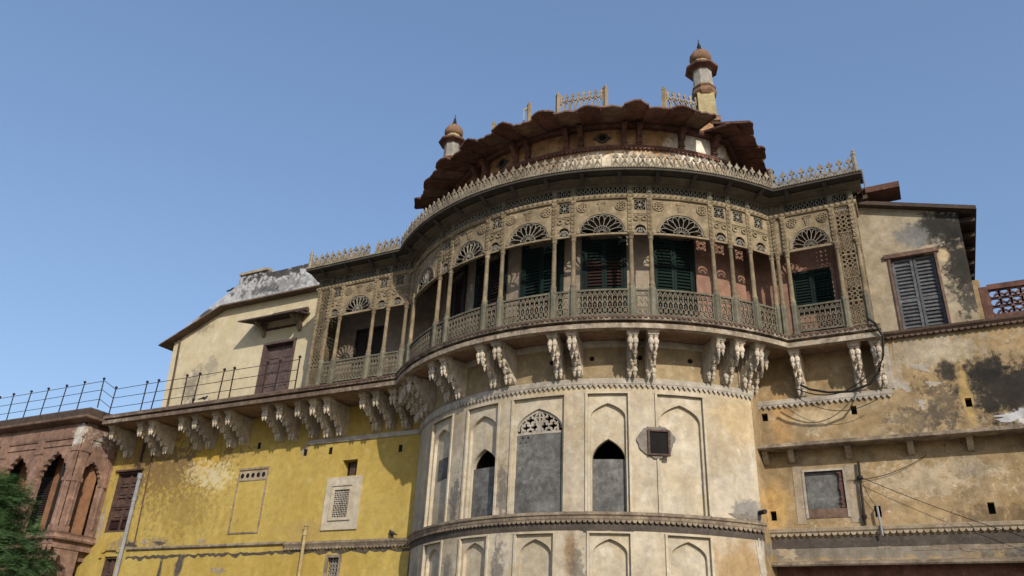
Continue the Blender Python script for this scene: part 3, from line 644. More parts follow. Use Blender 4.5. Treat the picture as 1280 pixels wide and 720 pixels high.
# inner walls and doors of the veranda --------------------------------
RI = 7.28
grid_wall(radians(-52)*RI, radians(39.4)*RI, 11.2, 15.7, [], .1, .3).build('inner_wall', 'inner', ver, curve(0, RI), 40, recalc=False)
grid_wall(radians(39.4)*RI, radians(55)*RI, 11.2, 15.7, [], .1, .3).build('inner_wall', 'pink', ver, curve(0, RI), 40, recalc=False)
MB().box(-11.0, -5.6, -.2, 0, 11.2, 15.7).build('inner_wall', 'inner', ver, flat(0, -YL-.02))
MB().box(5.6, 9.40, -.2, 0, 11.2, 15.7).build('inner_wall', 'pink', ver, flat(0, -YR-.02))
def louvre_leaf(parent, mp, s0, s1, z0, z1, frame_mat, slat_mats, pitch=.105, d=.03, mid=None):
    st = .075
    f = MB(); f.box(s0, s0+st, d, d+.045, z0, z1); f.box(s1-st, s1, d, d+.045, z0, z1); f.box(s0+st, s1-st, d, d+.045, z1-st, z1); f.box(s0+st, s1-st, d, d+.045, z0, z0+st)
    if mid: f.box(s0+st, s1-st, d, d+.045, mid-.05, mid+.05)
    f.box(s0+.01, s1-.01, d-.02, d-.005, z0+.01, z1-.01)
    lf = f.build('shutter_leaf', frame_mat, parent, mp)
    n = int((z1-z0-2*st)/pitch)
    for i in range(n):
        z = z0+st+pitch*(i+.5)
        if mid and abs(z-mid) < .1: continue
        b = MB(); b.polyx([(d-.004, z+.03), (d+.004, z+.042), (d+.046, z-.025), (d+.038, z-.037)], s0+st-.005, s1-st+.005)
        b.build('slat', slat_mats(z), lf, mp)
    return lf
class _P: pass
def door(ph, wid, z1, fm, sm):
    mp = curve(ph, RI); h = wid/2
    fr = MB(); fr.box(-h-.1, -h, -.02, .10, 11.25, z1+.32); fr.box(h, h+.1, -.02, .10, 11.25, z1+.32); fr.box(-h-.1, h+.1, -.02, .11, z1+.32, z1+.42); fr.box(-h, h, -.02, .09, z1, z1+.06)
    fr.box(-h, h, -.02, .012, z1, z1+.35)
    fr.build('door_frame', fm, ver, mp)
    tl = MB(); n = 7
    for i in range(n):
        x = -h+2*h*(i+.5)/n; tl.ring((x, z1+.19), h/n*.95, .022, .03, .05, 8)
    tl.build('transom_lattice', 'lattice', ver, mp)
    for s_ in (-1, 1):
        a, b = (-h+.005, -.004) if s_ < 0 else (.004, h-.005)
        louvre_leaf(ver, mp, a, b, 11.3, z1-.01, fm, sm, .115, .03, 12.75)
GRN = lambda z: 'doorgreen'
MIX = lambda z: 'doormaroon' if z < 13.35 else 'doorgreen'
MAR = lambda z: 'doormaroon'
door(-32.2, 1.25, 14.5, 'darkwood', MAR); door(-15.9, 1.25, 14.5, 'doorgreen', MAR); door(.6, 1.30, 14.5, 'doorgreen', lambda z: 'doormaroon' if z < 12.8 else 'doorgreen'); door(16.9, 1.22, 14.5, 'doorgreen', lambda z: 'doormaroon' if z < 13.75 else 'doorgreen'); door(34.2, 1.22, 14.55, 'doorgreen', GRN)
mp = flat(8.0, -YR-.02)
fr = MB(); fr.box(-.70, -.60, -.01, .08, 12.4, 13.86); fr.box(.58, .68, -.01, .08, 12.4, 13.86); fr.box(-.7, .68, -.01, .085, 13.75, 13.87); fr.build('window_frame', 'pink', ver, mp)
for a, b in ((-.6, -.015), (-.005, .58)): louvre_leaf(ver, mp, a, b, 12.3, 13.74, 'doorgreen', GRN, .10)
mp = flat(-8.92, -YL-.02)
fr = MB(); fr.box(-.66, -.58, -.01, .08, 11.3, 14.10); fr.box(.58, .66, -.01, .08, 11.3, 14.10); fr.box(-.66, .66, -.01, .085, 14.05, 14.16); fr.box(-.58, .58, -.01, .01, 11.3, 14.05)
fr.box(-.04, .04, .0, .05, 11.3, 14.05); fr.build('door_frame', 'darkwood', ver, mp)
for s_ in (-1, 1):
    lf = MB().box(min(s_*.05, s_*.56), max(s_*.05, s_*.56), .012, .03, 11.35, 14.0).build('door_leaf', 'darkwood', ver, mp)
    for z in (12.0, 12.85, 13.5): MB().box(min(s_*.12, s_*.48), max(s_*.12, s_*.48), .028, .045, z-.28, z+.28).build('door_panel', 'darkwood', lf, mp)

# crest ----------------------------------------------------------------
cr_ = MB(); T = (-.03, .03)
cr_.box(-.135, .135, *T, 0, .045); cr_.bar((-.135, .03), (0, .26), .05, *T); cr_.bar((.135, .03), (0, .26), .05, *T)
cr_.poly([(-.045, .04), (0, .17), (.045, .04)], *T)
MER = cr_.poly([(-.028, .2), (-.028, .34), (-.085, .37), (-.1, .42), (-.055, .44), (-.032, .47), (0, .57), (.032, .47), (.055, .44), (.1, .42), (.085, .37), (.028, .34), (.028, .2)], *T).poly([(-.135, .02), (-.108, .02), (-.108, .30), (-.135, .36)], *T).poly([(.135, .02), (.108, .02), (.108, .30), (.135, .36)], *T)
mer, _ = MER.mesh('merlon', 'crest', ident, None, False)
for i, (x, y, a) in enumerate(along(gpath(.70, ends=False, el=.10, er=.25), .283, .26)):
    if random.random() < .05: continue
    inst('merlon', mer, ver, (x, y, 16.15), a, rot=(random.uniform(-.03, .03), random.uniform(-.02, .02), a))
pst = MB(); pst.lathe(0, 0, [(.09, 0), (.09, .06), (.072, .08), (.066, .60), (.085, .63), (.085, .67), (.04, .72), (.055, .77), (.01, .86)], 6)
pme, _ = pst.mesh('crest_post', 'crest', ident, None, False)
pts = gpath(.70, ends=False, el=.10, er=.25)
for x, y in (pts[0], pts[-2], pts[-1]): inst('crest_post', pme, ver, (x, y, 16.12), .2)

# brackets --------------------------------------------------------------
def bud(mb, s, d, z, r, h):
    mb.lathe(s, d, [(r*.75, z), (r*.95, z-h*.06), (r*.6, z-h*.16), (r*1.0, z-h*.34), (r*.95, z-h*.5), (r*.55, z-h*.62), (r*.7, z-h*.72), (r*.35, z-h*.88), (r*.1, z-h)], 8)
def bracket_mesh(D, H):
    b = MB(); w_ = .125
    prof = [(0, 0), (D-.08, 0), (D-.08, -.14), (D*.80, -.22), (D*.74, -.38), (D*.60, -.44*H), (D*.55, -.54*H), (D*.42, -.60*H), (D*.36, -.72*H), (D*.22, -.78*H), (D*.16, -.9*H), (.05, -H), (0, -H)]
    b.polyx(prof, -w_, w_)
    b.box(-w_*1.42, w_*1.42, D-.30, D+.03, -.07, .02); b.box(-w_*1.2, w_*1.2, D-.26, D-.01, -.15, -.068)
    for s_ in (-1, 1):                                           # paired hanging buds and flutes down the sides
        bud(b, s_*.070, D-.10, -.15, .085, .46); bud(b, s_*.066, D*.60, -.40*H, .072, .30); bud(b, s_*.070, D*.25, -.70*H, .085, .40)
        b.box(s_*w_-.02, s_*w_+.02, .05, D*.86, -.07, -.02); b.box(s_*w_-.018, s_*w_+.018, .02, .09, -H*.96, -.1)
        for t in (.28, .46, .64): b.polyx([(D*t-.035, -.10), (D*t+.035, -.10), (D*t+.02, -.16-.5*H*(1-t)), (D*t-.05, -.2-.5*H*(1-t))], min(s_*w_, s_*(w_+.016)), max(s_*w_, s_*(w_+.016)))
    bud(b, 0, D*.78, -.26*H, .09, .34); bud(b, 0, D*.44, -.56*H, .09, .30)
    return b.mesh('bracket', 'bracket', ident, 22, False)[0]
BD = bracket_mesh(1.03, 1.16); BLm = bracket_mesh(1.36, 1.16); BR = bracket_mesh(.84, 1.28)
def put_bracket(me, x, y, rz, par=ver): inst('bracket', me, par, (x, y, 10.895), rz+random.uniform(-.03, .03), scale=(random.uniform(.93, 1.07), random.uniform(.96, 1.02), random.uniform(.95, 1.04)))
for ph in COLS[:-1]: put_bracket(BD, *cpos(ph, RD-.03), radians(ph))
put_bracket(BD, *cpos(49.6, RD-.03), radians(51)); put_bracket(BD, *cpos(-38.6, RD-.03), radians(-38)); put_bracket(BD, *cpos(-46.5, RD-.03), radians(-45)); put_bracket(BD, *cpos(-49.5, RD-.03), radians(-40)); put_bracket(BD, *cpos(54.5, RD-.4), radians(42))
for x in (-21.5, -19.7, -18.97, -17.16, -16.46, -15.24, -14.58, -12.66, -11.96, -10.93, -10.18, -9.57, -7.93, -7.28, -6.57): put_bracket(BLm, x, -YL+.02, random.uniform(-.03, .03))
for x in (7.28, 8.95, 9.52): put_bracket(BR, x, -YR+.02, 0)

# ================================================================== UPPER STOREY
top = thing('rooftop_storey', (0, -7.1, 16.2), 'orange plastered upper storey with wavy red sandstone eaves above the veranda', 'storey')
RU, AU = 7.1, 53.4; XS = RU*sin(radians(AU)); YS = -RU*cos(radians(AU))
def upath(d, n=60, back=5.0):
    a = degrees(acos(max(-1, min(1, -(YS)/(RU))))) if d == 0 else AU
    p = arc(RU+d, -AU, AU, n); x = XS+d
    return [(-x, back)]+[(max(-x, min(x, q[0])), q[1]) for q in p]+[(x, back)]
def usweep(prof, closed=True):
    mb = MB(); rows = [[(x, y, z) for x, y in upath(d)] for d, z in prof]; n = len(rows[0])
    for r in rows: mb.v += r
    for a in range(len(rows)-(0 if closed else 1)):
        b = (a+1) % len(rows)
        for i in range(n-1): mb.f.append((a*n+i, a*n+i+1, b*n+i+1, b*n+i))
    return mb
usweep([(0, 16.1), (0, 20.1), (-.25, 20.1), (-.25, 16.1)]).build('wall', 'upper', top, WID, 30)
usweep([(-.02, 18.28), (.05, 18.28), (.09, 18.34), (.09, 18.40), (-.02, 18.44)]).build('base_moulding', 'red', top, WID)
teeth(upath(.04), 18.31, .09, .15, .06, True).build('moulding_scallops', 'red', top, WID)
usweep([(-.02, 19.10), (.20, 19.08), (.26, 19.14), (.26, 19.24), (-.02, 19.30)]).build('eave_beam', 'red', top, WID)
rd = MB(); pts = upath(-.1); rd.add([(x, y, 20.0) for x, y in pts], [tuple(range(len(pts)))]); rd.build('roof_deck', 'slab', top, WID)
# eave slabs: alternating crests and troughs
def eave_mesh(name, mat, hump, wid_in, wid_out, d_in, d_out, zi, zo):
    b = MB(); nu, nv = 10, 5; th = .06; vs = []; ph_ = random.uniform(0, 6); jj = [[random.gauss(0, .005) for _ in range(12)] for _ in range(7)]; skew = random.uniform(-.12, .12)
    for side in (0, 1):
        for j in range(nv+1):
            t = j/nv; wd = wid_in+(wid_out-wid_in)*t; d = d_in+(d_out-d_in)*t; zb = zi+(zo-zi)*t
            for i in range(nu+1):
                u = i/nu*2-1; bulge = (hump*cos(u*pi/2) if hump > 0 else hump*(1-abs(u)**2.0))*(.15+.85*t)
                u2 = u+skew*(1-u*u)*t; nose = (.06*cos(u*pi/2) if hump > .05 else -.01)*t+t*(.012*sin(5*u+ph_)+jj[j][i]*1.6); bulge += jj[j][i]+.012*t*sin(3.1*u+ph_*2)
                vs.append((u2*wd/2, d+nose, zb+bulge+side*th))
    m_ = (nv+1)*(nu+1); fs = []
    for side in (0, 1):
        for j in range(nv):
            for i in range(nu):
                q = side*m_+j*(nu+1)+i; fs.append((q, q+1, q+nu+2, q+nu+1))
    ed = [i for i in range(nu+1)]+[(j+1)*(nu+1)+nu for j in range(nv)]+[nv*(nu+1)+nu-1-i for i in range(nu)]+[(nv-1-j)*(nu+1) for j in range(nv-1)]
    for a, c in zip(ed, ed[1:]+ed[:1]): fs.append((a, c, m_+c, m_+a))
    b.add(vs, fs)
    for s_ in (-1, 1): b.tube([(s_*wid_in/2*.98, d_in, zi-.005), (s_*wid_out/2*.98, d_out-.04, zo-.01)], .028, 5)
    return b.mesh(name, mat, ident, 40, False)[0]
PA = 5.35; win = radians(PA)*(RU+.1); wout = radians(PA)*(RU+1.45)
EHs = [eave_mesh('eave_slab', 'red', h_, win, wout+.03, RU+.02, RU+1.46, 19.28, 18.93) for h_ in (.11, .095, .12, .10)]
ETs = [eave_mesh('eave_slab', m_, h_, win, wout+.03, RU+.02, RU+1.39, 19.28, 18.96) for m_, h_ in (('redlt', .035), ('red', .05), ('redlt', .02))]
a = -50.0; i = 0
while a < 49:
    if not 46.0 < a < 49.5: inst('eave_slab', random.choice(EHs) if i % 2 == 0 else random.choice(ETs), top, (0, 0, random.uniform(-.015, .015)), radians(a), scale=(1, random.uniform(.995, 1.012), 1))
    a += PA; i += 1
SH = eave_mesh('side_eave_slab', 'red', .16, .78, .80, 0, 1.22, 19.28, 18.95); ST = eave_mesh('side_eave_slab', 'red', -.03, .78, .80, 0, 1.12, 19.28, 18.98)
for sg in (-1, 1):
    y = -5.05 if sg > 0 else -4.95; i = 0
    while y < 4:
        if not (sg < 0 and i == 0):
            inst('eave_slab', SH if i % 2 == 0 else ST, top, (sg*(XS-.02 if y > -4.3 else XS-.12), y, 0), sg*pi/2)
        y += .80; i += 1
inst('eave_slab', SH, top, (XS-.55, -4.72, .0), radians(64))
inst('eave_slab', SH, top, (-XS+.35, -4.75, .0), radians(-66))
ub = MB(); ub.polyx([(0, 0), (.42, 0), (.42, -.1), (.30, -.16), (.26, -.34), (.14, -.40), (.12, -.68), (0, -.72)], -.085, .085); ub.box(-.11, .11, 0, .46, -.06, .02); ub.box(-.10, .10, 0, .17, -.62, -.55)
ume, _ = ub.mesh('eave_bracket', 'red', ident, None, False)
for ph in (-46, -42, -26.3, -21.8, -9.9, -5.6, 6.4, 10.6, 22.6, 26.8, 38.8, 49):
    x, y = cpos(ph, RU-.01); inst('eave_bracket', ume, top, (x, y, 19.09), radians(ph))
for ph in (-33, -15.5, 16.6):
    mpv = curve(ph, RU); b = MB(); b.ring((0, 18.75), .17, .08, -.01, .05, 14); b.poly([(-.34, 18.75), (0, 18.96), (.34, 18.75), (0, 18.54)], -.01, .03)
    o = b.build('vent_surround', 'strip', top, mpv); MB().poly([(.155*cos(t*pi/8), 18.75+.155*sin(t*pi/8)) for t in range(16)], .0, .036).build('vent_hole', 'void', o, mpv)

# ------------------------------------------------------------------ minarets
def minaret(x, y, zb, label, k=1.0, rz=0):
    t = thing('minaret', (x, y, zb), label, 'minaret', None)
    def P(nm, mat, prof, n, sm=None):
        me, _ = MB().lathe(0, 0, [(r*k, z*k) for r, z in prof], n).mesh(nm, mat, ident, sm, False)
        return inst(nm, me, t, (x, y, zb), rz)
    P('base_block', 'miny', [(.50, -.2), (.50, .05), (.44, .08), (.42, 1.10), (.44, 1.14)], 4) if True else None
    P('plinth', 'dome', [(.56, -.18), (.56, .02), (.50, .05)], 4)
    P('collar', 'dome', [(.36, 1.10), (.45, 1.20), (.47, 1.27), (.40, 1.35), (.40, 1.40), (.45, 1.46), (.38, 1.56)], 8)
    P('shaft', 'minwhite', [(.37, 1.5), (.355, 1.8), (.345, 2.32)], 8)
    P('cornice', 'red', [(.345, 2.28), (.42, 2.34), (.60, 2.36), (.62, 2.41), (.60, 2.45), (.38, 2.60)], 8)
    P('neck', 'miny', [(.32, 2.52), (.31, 2.60), (.31, 2.78)], 10)
    d = P('dome', 'dome', [(.29, 2.74), (.37, 2.80), (.405, 2.92), (.39, 3.05), (.30, 3.20), (.16, 3.30), (.12, 3.36), (.02, 3.38)], 16, 50)
    me, _ = MB().lathe(0, 0, [(r*k, z*k) for r, z in [(.09, 3.33), (.13, 3.40), (.05, 3.45), (.06, 3.52), (.085, 3.56), (.035, 3.62), (.055, 3.68), (.02, 3.74), (.012, 3.92)]], 8).mesh('finial', 'iron', ident, 50, False)
    o = bpy.data.objects.new('finial', me); COL.objects.link(o); o.parent = d
    return t
minaret(5.20, -4.40, 20.15, 'banded stone minaret with yellowed block base, rising over the wider gap in the eaves', 1.03, radians(22)).rotation_euler = (0, radians(-1.5), 0)
minaret(-5.93, -4.22, 20.15, 'whitewashed stone minaret half hidden behind the unbroken run of eaves', 1.03, radians(10))

# ------------------------------------------------------------------ roof railings
RR = 6.8
def roof_post(ph, par=None, label=None):
    b = MB(); b.lathe(0, 0, [(.10, 0), (.10, 1.18), (.115, 1.20), (.115, 1.25), (.05, 1.30), (.06, 1.34), (.01, 1.42)], 4)
    me, _ = b.mesh('stone_post', 'roofrail', ident, None, False); x, y = cpos(ph, RR)
    o = inst('stone_post', me, par, (x, y, 20.0), radians(ph+45))
    if label: tag(o, label, 'post', 'single posts left on the roof edge')
    return o
def roof_rail(a, b, label, posts):
    x, y = cpos((a+b)/2, RR); t = thing('roof_railing', (x, y, 20.0), label, 'railing')
    for p in posts: roof_post(p, t)
    mpc = curve((a+b)/2, RR); h = radians(b-a)/2*RR; n = int(2*h/.2); p = 2*h/n
    for i in range(n):
        q = MB(); x0 = -h+p*(i+.5); T = (-.03, .03)
        q.line([(x0-p*.42, 20.0), (x0-p*.42, 20.62), (x0-p*.25, 20.76), (x0, 20.84), (x0+p*.25, 20.76), (x0+p*.42, 20.62), (x0+p*.42, 20.0)], .04, *T)
        q.line([(x0-p*.5, 20.84), (x0, 20.98), (x0+p*.5, 20.84)], .045, *T); q.bar((x0, 20.84), (x0, 21.14), .05, *T)
        q.poly([(x0-.055, 21.06), (x0, 21.0), (x0+.055, 21.06), (x0+.05, 21.14), (x0, 21.20), (x0-.05, 21.14)], *T)
        q.build('merlon', 'roofrail', t, mpc)
roof_rail(2.6, 17.1, 'pierced stone roof railing between two tall posts, standing free on the skyline', (2.4, 17.4))
roof_rail(35.7, 47, 'pierced stone roof railing butting against the taller minaret', (35.5,))
roof_post(-23.7, None, 'lone stone post on the roof edge beside the whitewashed minaret')
po = roof_post(-7.9, None, 'lone stone post on the roof with a broken stub of railing')
MB().bar((-.22, 20.95), (-.06, 21.1), .06, -.03, .03).bar((-.2, 20.5), (-.2, 21.0), .05, -.03, .03).build('broken_stub', 'miny', po, curve(-7.9, RR))

# ================================================================== YELLOW WING
yel = thing('yellow_wing', (-14, -YL, 0), 'yellow limewashed palace wing with streaky stains under the bracketed walkway', 'building')
Yh = [(-22.05, -20.50, 6.55, 9.17), (-21.55, -20.75, 3.6, 5.55), (-9.45, -8.74, 8.19, 8.80), (-9.55, -8.95, 3.9, 5.28)]
yw = grid_wall(-23.2, -5.7, 0, 11.0, Yh, .38); fm = flat(0, -YL); yw.build('wall', 'yellow', yel, fm, recalc=False)
MB().box(-23.2, -6.2, -8, -.45, 0, 10.9).build('building_mass', 'yellow', yel, fm)
def plank_window(x0, x1, z0, z1, par, mpf, rows, fd=-.2, mat='wood'):
    w_ = .09; b = MB(); b.box(x0, x0+w_, fd-.08, fd+.14, z0, z1); b.box(x1-w_, x1, fd-.08, fd+.14, z0, z1); b.box(x0+w_, x1-w_, fd-.08, fd+.15, z1-w_, z1); b.box(x0+w_, x1-w_, fd-.08, fd+.15, z0, z0+w_)
    b.box(x0, x1, fd-.1, fd-.08, z0, z1)
    o = b.build('window', mat, par, mpf)
    xm = (x0+x1)/2
    for a, c in ((x0+w_, xm-.01), (xm+.01, x1-w_)):
        for i in range(rows):
            za = z0+w_+(z1-z0-2*w_)*i/rows; zb = z0+w_+(z1-z0-2*w_)*(i+1)/rows
            q = MB(); q.box(a+.0, a+.06, fd-.05, fd+.04, za, zb); q.box(c-.06, c, fd-.05, fd+.04, za, zb); q.box(a+.06, c-.06, fd-.05, fd+.04, zb-.06, zb); q.box(a+.06, c-.06, fd-.05, fd+.04, za, za+.05)
            q.box(a+.10, c-.10, fd-.06, fd+.01, za+.10, zb-.10); q.build('panel', mat if i else 'doormaroon', o, mpf)
    q = MB(); q.box(xm-.05, xm+.05, fd-.06, fd+.07, z0+w_, z1-w_); q.box(x0+w_, x1-w_, fd-.02, fd+.08, z0+(z1-z0)*.42, z0+(z1-z0)*.46); q.build('mullion', mat, o, mpf)
    return o
plank_window(-22.05, -20.50, 6.55, 9.17, yel, fm, 5)
plank_window(-21.55, -20.75, 3.6, 5.55, yel, fm, 3)
MB().box(-22.15, -20.4, -.05, .09, 9.17, 9.25).build('window_lintel', 'wood', yel, fm)
hd = MB(); hd.line([(-21.75, 5.5), (-21.72, 5.72), (-21.45, 5.86), (-20.85, 5.86), (-20.58, 5.72), (-20.55, 5.5)], .14, -.03, .09); hd.build('window_hood', 'yellow', yel, fm)
# blind panel
b = MB(); b.box(-14.66, -14.61, -.02, .035, 6.24, 8.74); b.box(-13.15, -13.09, -.02, .035, 6.24, 8.74); b.box(-14.66, -13.09, -.02, .05, 8.74, 8.82); b.box(-14.61, -13.15, -.02, .03, 6.24, 6.30); b.box(-14.61, -13.15, -.02, .022, 8.30, 8.335)
bo = b.build('blind_panel_frame', 'cornice', yel, fm)
MB().box(-14.60, -13.16, -.01, .015, 8.33, 8.70).build('vent_strip', 'cornice_r', yel, fm)
for i in range(5): MB().poly([(-14.45+i*.28+.09*cos(t*pi/6), 8.52+.10*sin(t*pi/6)) for t in range(12)], .0, .022).build('vent_hole', 'void', yel, fm)
# lattice window with stone surround
b = MB(); b.box(-10.02, -9.62, -.02, .06, 6.22, 8.15); b.box(-8.80, -8.40, -.02, .06, 6.22, 8.15); b.box(-9.62, -8.80, -.02, .06, 7.72, 8.15); b.box(-9.62, -8.80, -.02, .06, 6.22, 6.62); so_ = b.build('stone_surround', 'niche', yel, fm)
b = MB(); b.box(-9.70, -9.56, .05, .11, 6.55, 7.80); b.box(-8.86, -8.72, .05, .11, 6.55, 7.80); b.box(-9.56, -8.86, .05, .11, 7.66, 7.80); b.box(-9.56, -8.86, .05, .11, 6.55, 6.66); b.box(-9.66, -8.76, .05, .15, 7.80, 7.86); b.build('inner_frame', 'niche', so_, fm)
MB().box(-9.60, -8.82, -.01, .012, 6.6, 7.75).build('window_back', 'void', so_, fm)
b = MB()
def clipbar(p, q, x0, x1, z0, z1):
    t0, t1 = 0., 1.; dx, dz = q[0]-p[0], q[1]-p[1]
    for d_, lo_, hi_, v in ((dx, x0, x1, p[0]), (dz, z0, z1, p[1])):
        a_, c_ = sorted(((lo_-v)/d_, (hi_-v)/d_)); t0, t1 = max(t0, a_), min(t1, c_)
    if t1-t0 > .01: b.bar((p[0]+dx*t0, p[1]+dz*t0), (p[0]+dx*t1, p[1]+dz*t1), .046, .03, .06)
for i in range(-8, 16):
    x0 = -9.56+i*.155
    clipbar((x0, 6.66), (x0+1.0, 7.66), -9.56, -8.86, 6.66, 7.66); clipbar((x0, 7.66), (x0+1.0, 6.66), -9.56, -8.86, 6.66, 7.66)
b.build('stone_lattice', 'band', so_, fm)
MB().box(-9.5, -8.7, -.6, -.36, 8.1, 8.9).build('opening_dark_fill', 'void', yel, fm)
b = MB(); b.box(-9.30, -8.78, -.36, -.30, 8.19, 8.78); b.build('opening_shutter', 'wood', yel, fm)
b = MB(); b.box(-9.6, -9.5, -.02, .05, 3.9, 5.36); b.box(-9.0, -8.9, -.02, .05, 3.9, 5.36); b.box(-9.5, -9.0, -.02, .05, 5.26, 5.36); o = b.build('lattice_window_frame', 'cornice', yel, fm)
b = MB()
for i in range(4):
    for j in range(11): b.ring((-9.44+i*.126, 3.98+j*.126), .06, .026, -.16, -.12, 7)
b.build('stone_lattice', 'minwhite', o, fm); MB().box(-9.55, -8.95, -.5, -.37, 3.9, 5.3).build('opening_dark_fill', 'void', o, fm)
# string course, crack strip, upper band
sp_ = lambda x0, x1, y0: (lambda d: [(x0+(x1-x0)*i/24, -y0-d) for i in range(25)])
strip_sweep(sp_(-11.6, -5.9, YL), [(-.03, 5.62), (.06, 5.62), (.10, 5.70), (.14, 5.76), (.14, 5.82), (-.03, 5.87)]).build('string_course', 'cornice', yel, WID)
teeth([(-11.6, -YL-.05), (-6.0, -YL-.05)], 5.635, .085, .15, .04, True).build('course_scallops', 'cornice', yel, WID)
strip_sweep(sp_(-20.2, -11.6, YL), [(-.03, 5.76), (.06, 5.76), (.10, 5.80), (.08, 5.87), (-.03, 5.90)]).build('string_course', 'cornice', yel, WID)
random.seed(3)
b = MB(); xs = [-20.2+i*.16 for i in range(90)]; up = [5.52+random.uniform(-.03, .05) for _ in xs]; lo = [u-random.uniform(.05, .17) for u in up]
for i in range(len(xs)-1):
    if xs[i] > -6.0: break
    b.poly([(xs[i], lo[i]), (xs[i+1], lo[i+1]), (xs[i+1], up[i+1]), (xs[i], up[i])], -.02, .008+.004*(i % 2))
b.build('broken_render_strip', 'strip', yel, fm)
strip_sweep(sp_(-11.3, -5.9, YL), [(-.03, 9.52), (.05, 9.52), (.07, 9.56), (.07, 9.69), (-.03, 9.74)]).build('upper_band', 'band', yel, WID)
for x, z in ((-13.85, 9.72), (-11.35, 9.25), (-10.1, 9.22), (-6.85, 9.05), (-8.3, 10.25)):
    b = MB(); b.box(x-.075, x+.075, -.02, .014, z-.13, z+.13); b.build('drain_slot', 'void', yel, fm)

# ================================================================== CREAM HOUSE
cre = thing('cream_house', (-16, -YL, 11.2), 'cream plastered upper house with brown door and sloping eave beside the iron railing', 'house')
TOPL = [(-20.42, 15.2), (-17.5, 16.45), (-10.6, 16.45)]
fc = flat(0, -YL-.03)
b = MB(); b.poly([(-20.2, 11.1), (-14.62, 11.1), (-14.62, 16.45), (-17.5, 16.45), (-20.42, 15.2)], -6, 0); b.poly([(-12.80, 11.1), (-10.6, 11.1), (-10.6, 16.45), (-12.80, 16.45)], -6, 0); b.box(-14.62, -12.80, -6, -.004, 14.22, 16.446)
b.build('wall', 'cream', cre, fc)
# eave
ev = MB(); ev.v += [(-20.95, -YL-.46, 14.96), (-17.4, -YL-.46, 16.40), (-10.9, -YL-.46, 16.40), (-20.95, -1, 15.08), (-17.4, -1, 16.53), (-10.9, -1, 16.53)]; ev.v += [(x, y, z+.065) for x, y, z in ev.v]
ev.f += [(0, 1, 4, 3), (1, 2, 5, 4), (6, 7, 10, 9), (7, 8, 11, 10), (0, 1, 7, 6), (1, 2, 8, 7), (0, 3, 9, 6), (2, 5, 11, 8), (3, 4, 10, 9), (4, 5, 11, 10)]
ev.build('eave', 'eavewood', cre, WID)
pw = MB(); pw.poly([(-20.35, 15.35), (-17.3, 16.6), (-10.9, 16.6), (-10.9, 17.98), (-15.3, 17.92), (-15.3, 18.12), (-17.0, 18.10), (-17.05, 17.62), (-20.3, 15.75)], -.55, -.02); pw.build('parapet', 'parapet', cre, fc)
MB().box(-17.02, -15.28, -.6, .06, 18.08, 18.2).build('parapet_cap', 'cornice_r', cre, fc)
dm = flat(-13.71, -YL-.03)
plank = MB(); plank.box(-.91, -.80, -.5, .05, 11.2, 14.28); plank.box(.80, .91, -.5, .05, 11.2, 14.28); plank.box(-.91, .91, -.5, .055, 14.20, 14.30); plank.box(-.8, .8, -.5, -.3, 11.2, 14.2); dfo = plank.build('door_frame', 'greydoor', cre, dm)
for s_ in (-1, 1):
    a, c = (-.79, -.01) if s_ < 0 else (.01, .79)
    lf = MB().box(a, c, -.30, -.24, 11.25, 14.18).build('door_leaf', 'greydoor', cre, dm)
    for z0, z1 in ((11.45, 12.2), (12.35, 12.85), (13.0, 13.5), (13.62, 14.05)): MB().box(a+.12, c-.12, -.25, -.215, z0, z1).build('door_panel', 'greydoor', lf, dm)
    MB().box(a+.02, a+.09, -.26, -.20, 11.3, 14.15).build('door_stile', 'greydoor', lf, dm)
b = MB(); b.polyx([(0, 15.42), (1.0, 15.12), (1.0, 15.06), (0, 15.34)], -1.72, 1.42); aw = b.build('awning', 'roofedge', cre, dm)
b = MB(); b.tube([(-.55, .12, 15.55), (1.35, .12, 15.55)], .11, 8); b.build('awning_ridge', 'roofedge', aw, dm)
for x in (-1.02, 1.0): b = MB(); b.polyx([(0, 15.36), (.7, 15.13), (.6, 15.03), (.3, 14.95), (.1, 14.66), (0, 14.6)], x-.08, x+.08); b.build('awning_bracket', 'cornice', aw, dm)
MB().box(-1.0, 1.0, .0, .04, 14.9, 15.0).build('awning_rail', 'wood', aw, dm)

# ================================================================== OCHRE WING
och = thing('ochre_wing', (9, -YR, 0), 'ochre limewashed palace wing with black mould, ledge and blocked window', 'building')
fo = flat(0, -YR)
Oh = [(7.06, 8.10, 6.30, 7.36), (11.50, 11.66, 5.98, 6.28), (6.0, 6.17, 6.03, 6.30), (6.02, 6.20, 8.98, 9.22), (8.56, 8.72, 8.94, 9.2), (11.5, 11.66, 8.86, 9.12), (8.78, 8.95, 6.02, 6.32)]
grid_wall(5.2, 19, 4.80, 11.25, Oh, .22).build('wall', 'ochre', och, fo, recalc=False)
MB().box(5.6, 19, -8, -.24, 0, 11.2).build('building_mass', 'red', och, fo)
for x0, x1, z0, z1 in Oh[1:]:
    MB().box(x0, x1, -.3, -.2, z0, z1).build('socket_hole', 'void', och, fo)
b = MB(); b.box(7.06, 8.10, -.25, -.09, 6.30, 7.36); b.build('cement_infill', 'cement', och, fo)
b = MB(); b.box(6.99, 7.06, -.12, .03, 6.05, 7.40); b.box(8.10, 8.16, -.12, .03, 6.05, 7.42); b.box(6.99, 8.16, -.12, .035, 7.36, 7.42); b.build('window_frame', 'band', och, fo)
MB().box(6.74, 6.99, -.02, .012, 5.9, 7.6).build('bare_surround', 'cornice_r', och, fo); MB().box(8.16, 8.45, -.02, .012, 5.9, 7.5).build('bare_surround', 'cornice_r', och, fo)
MB().box(7.06, 8.10, -.1, .02, 6.05, 6.30).build('window_apron', 'redlt', och, fo)
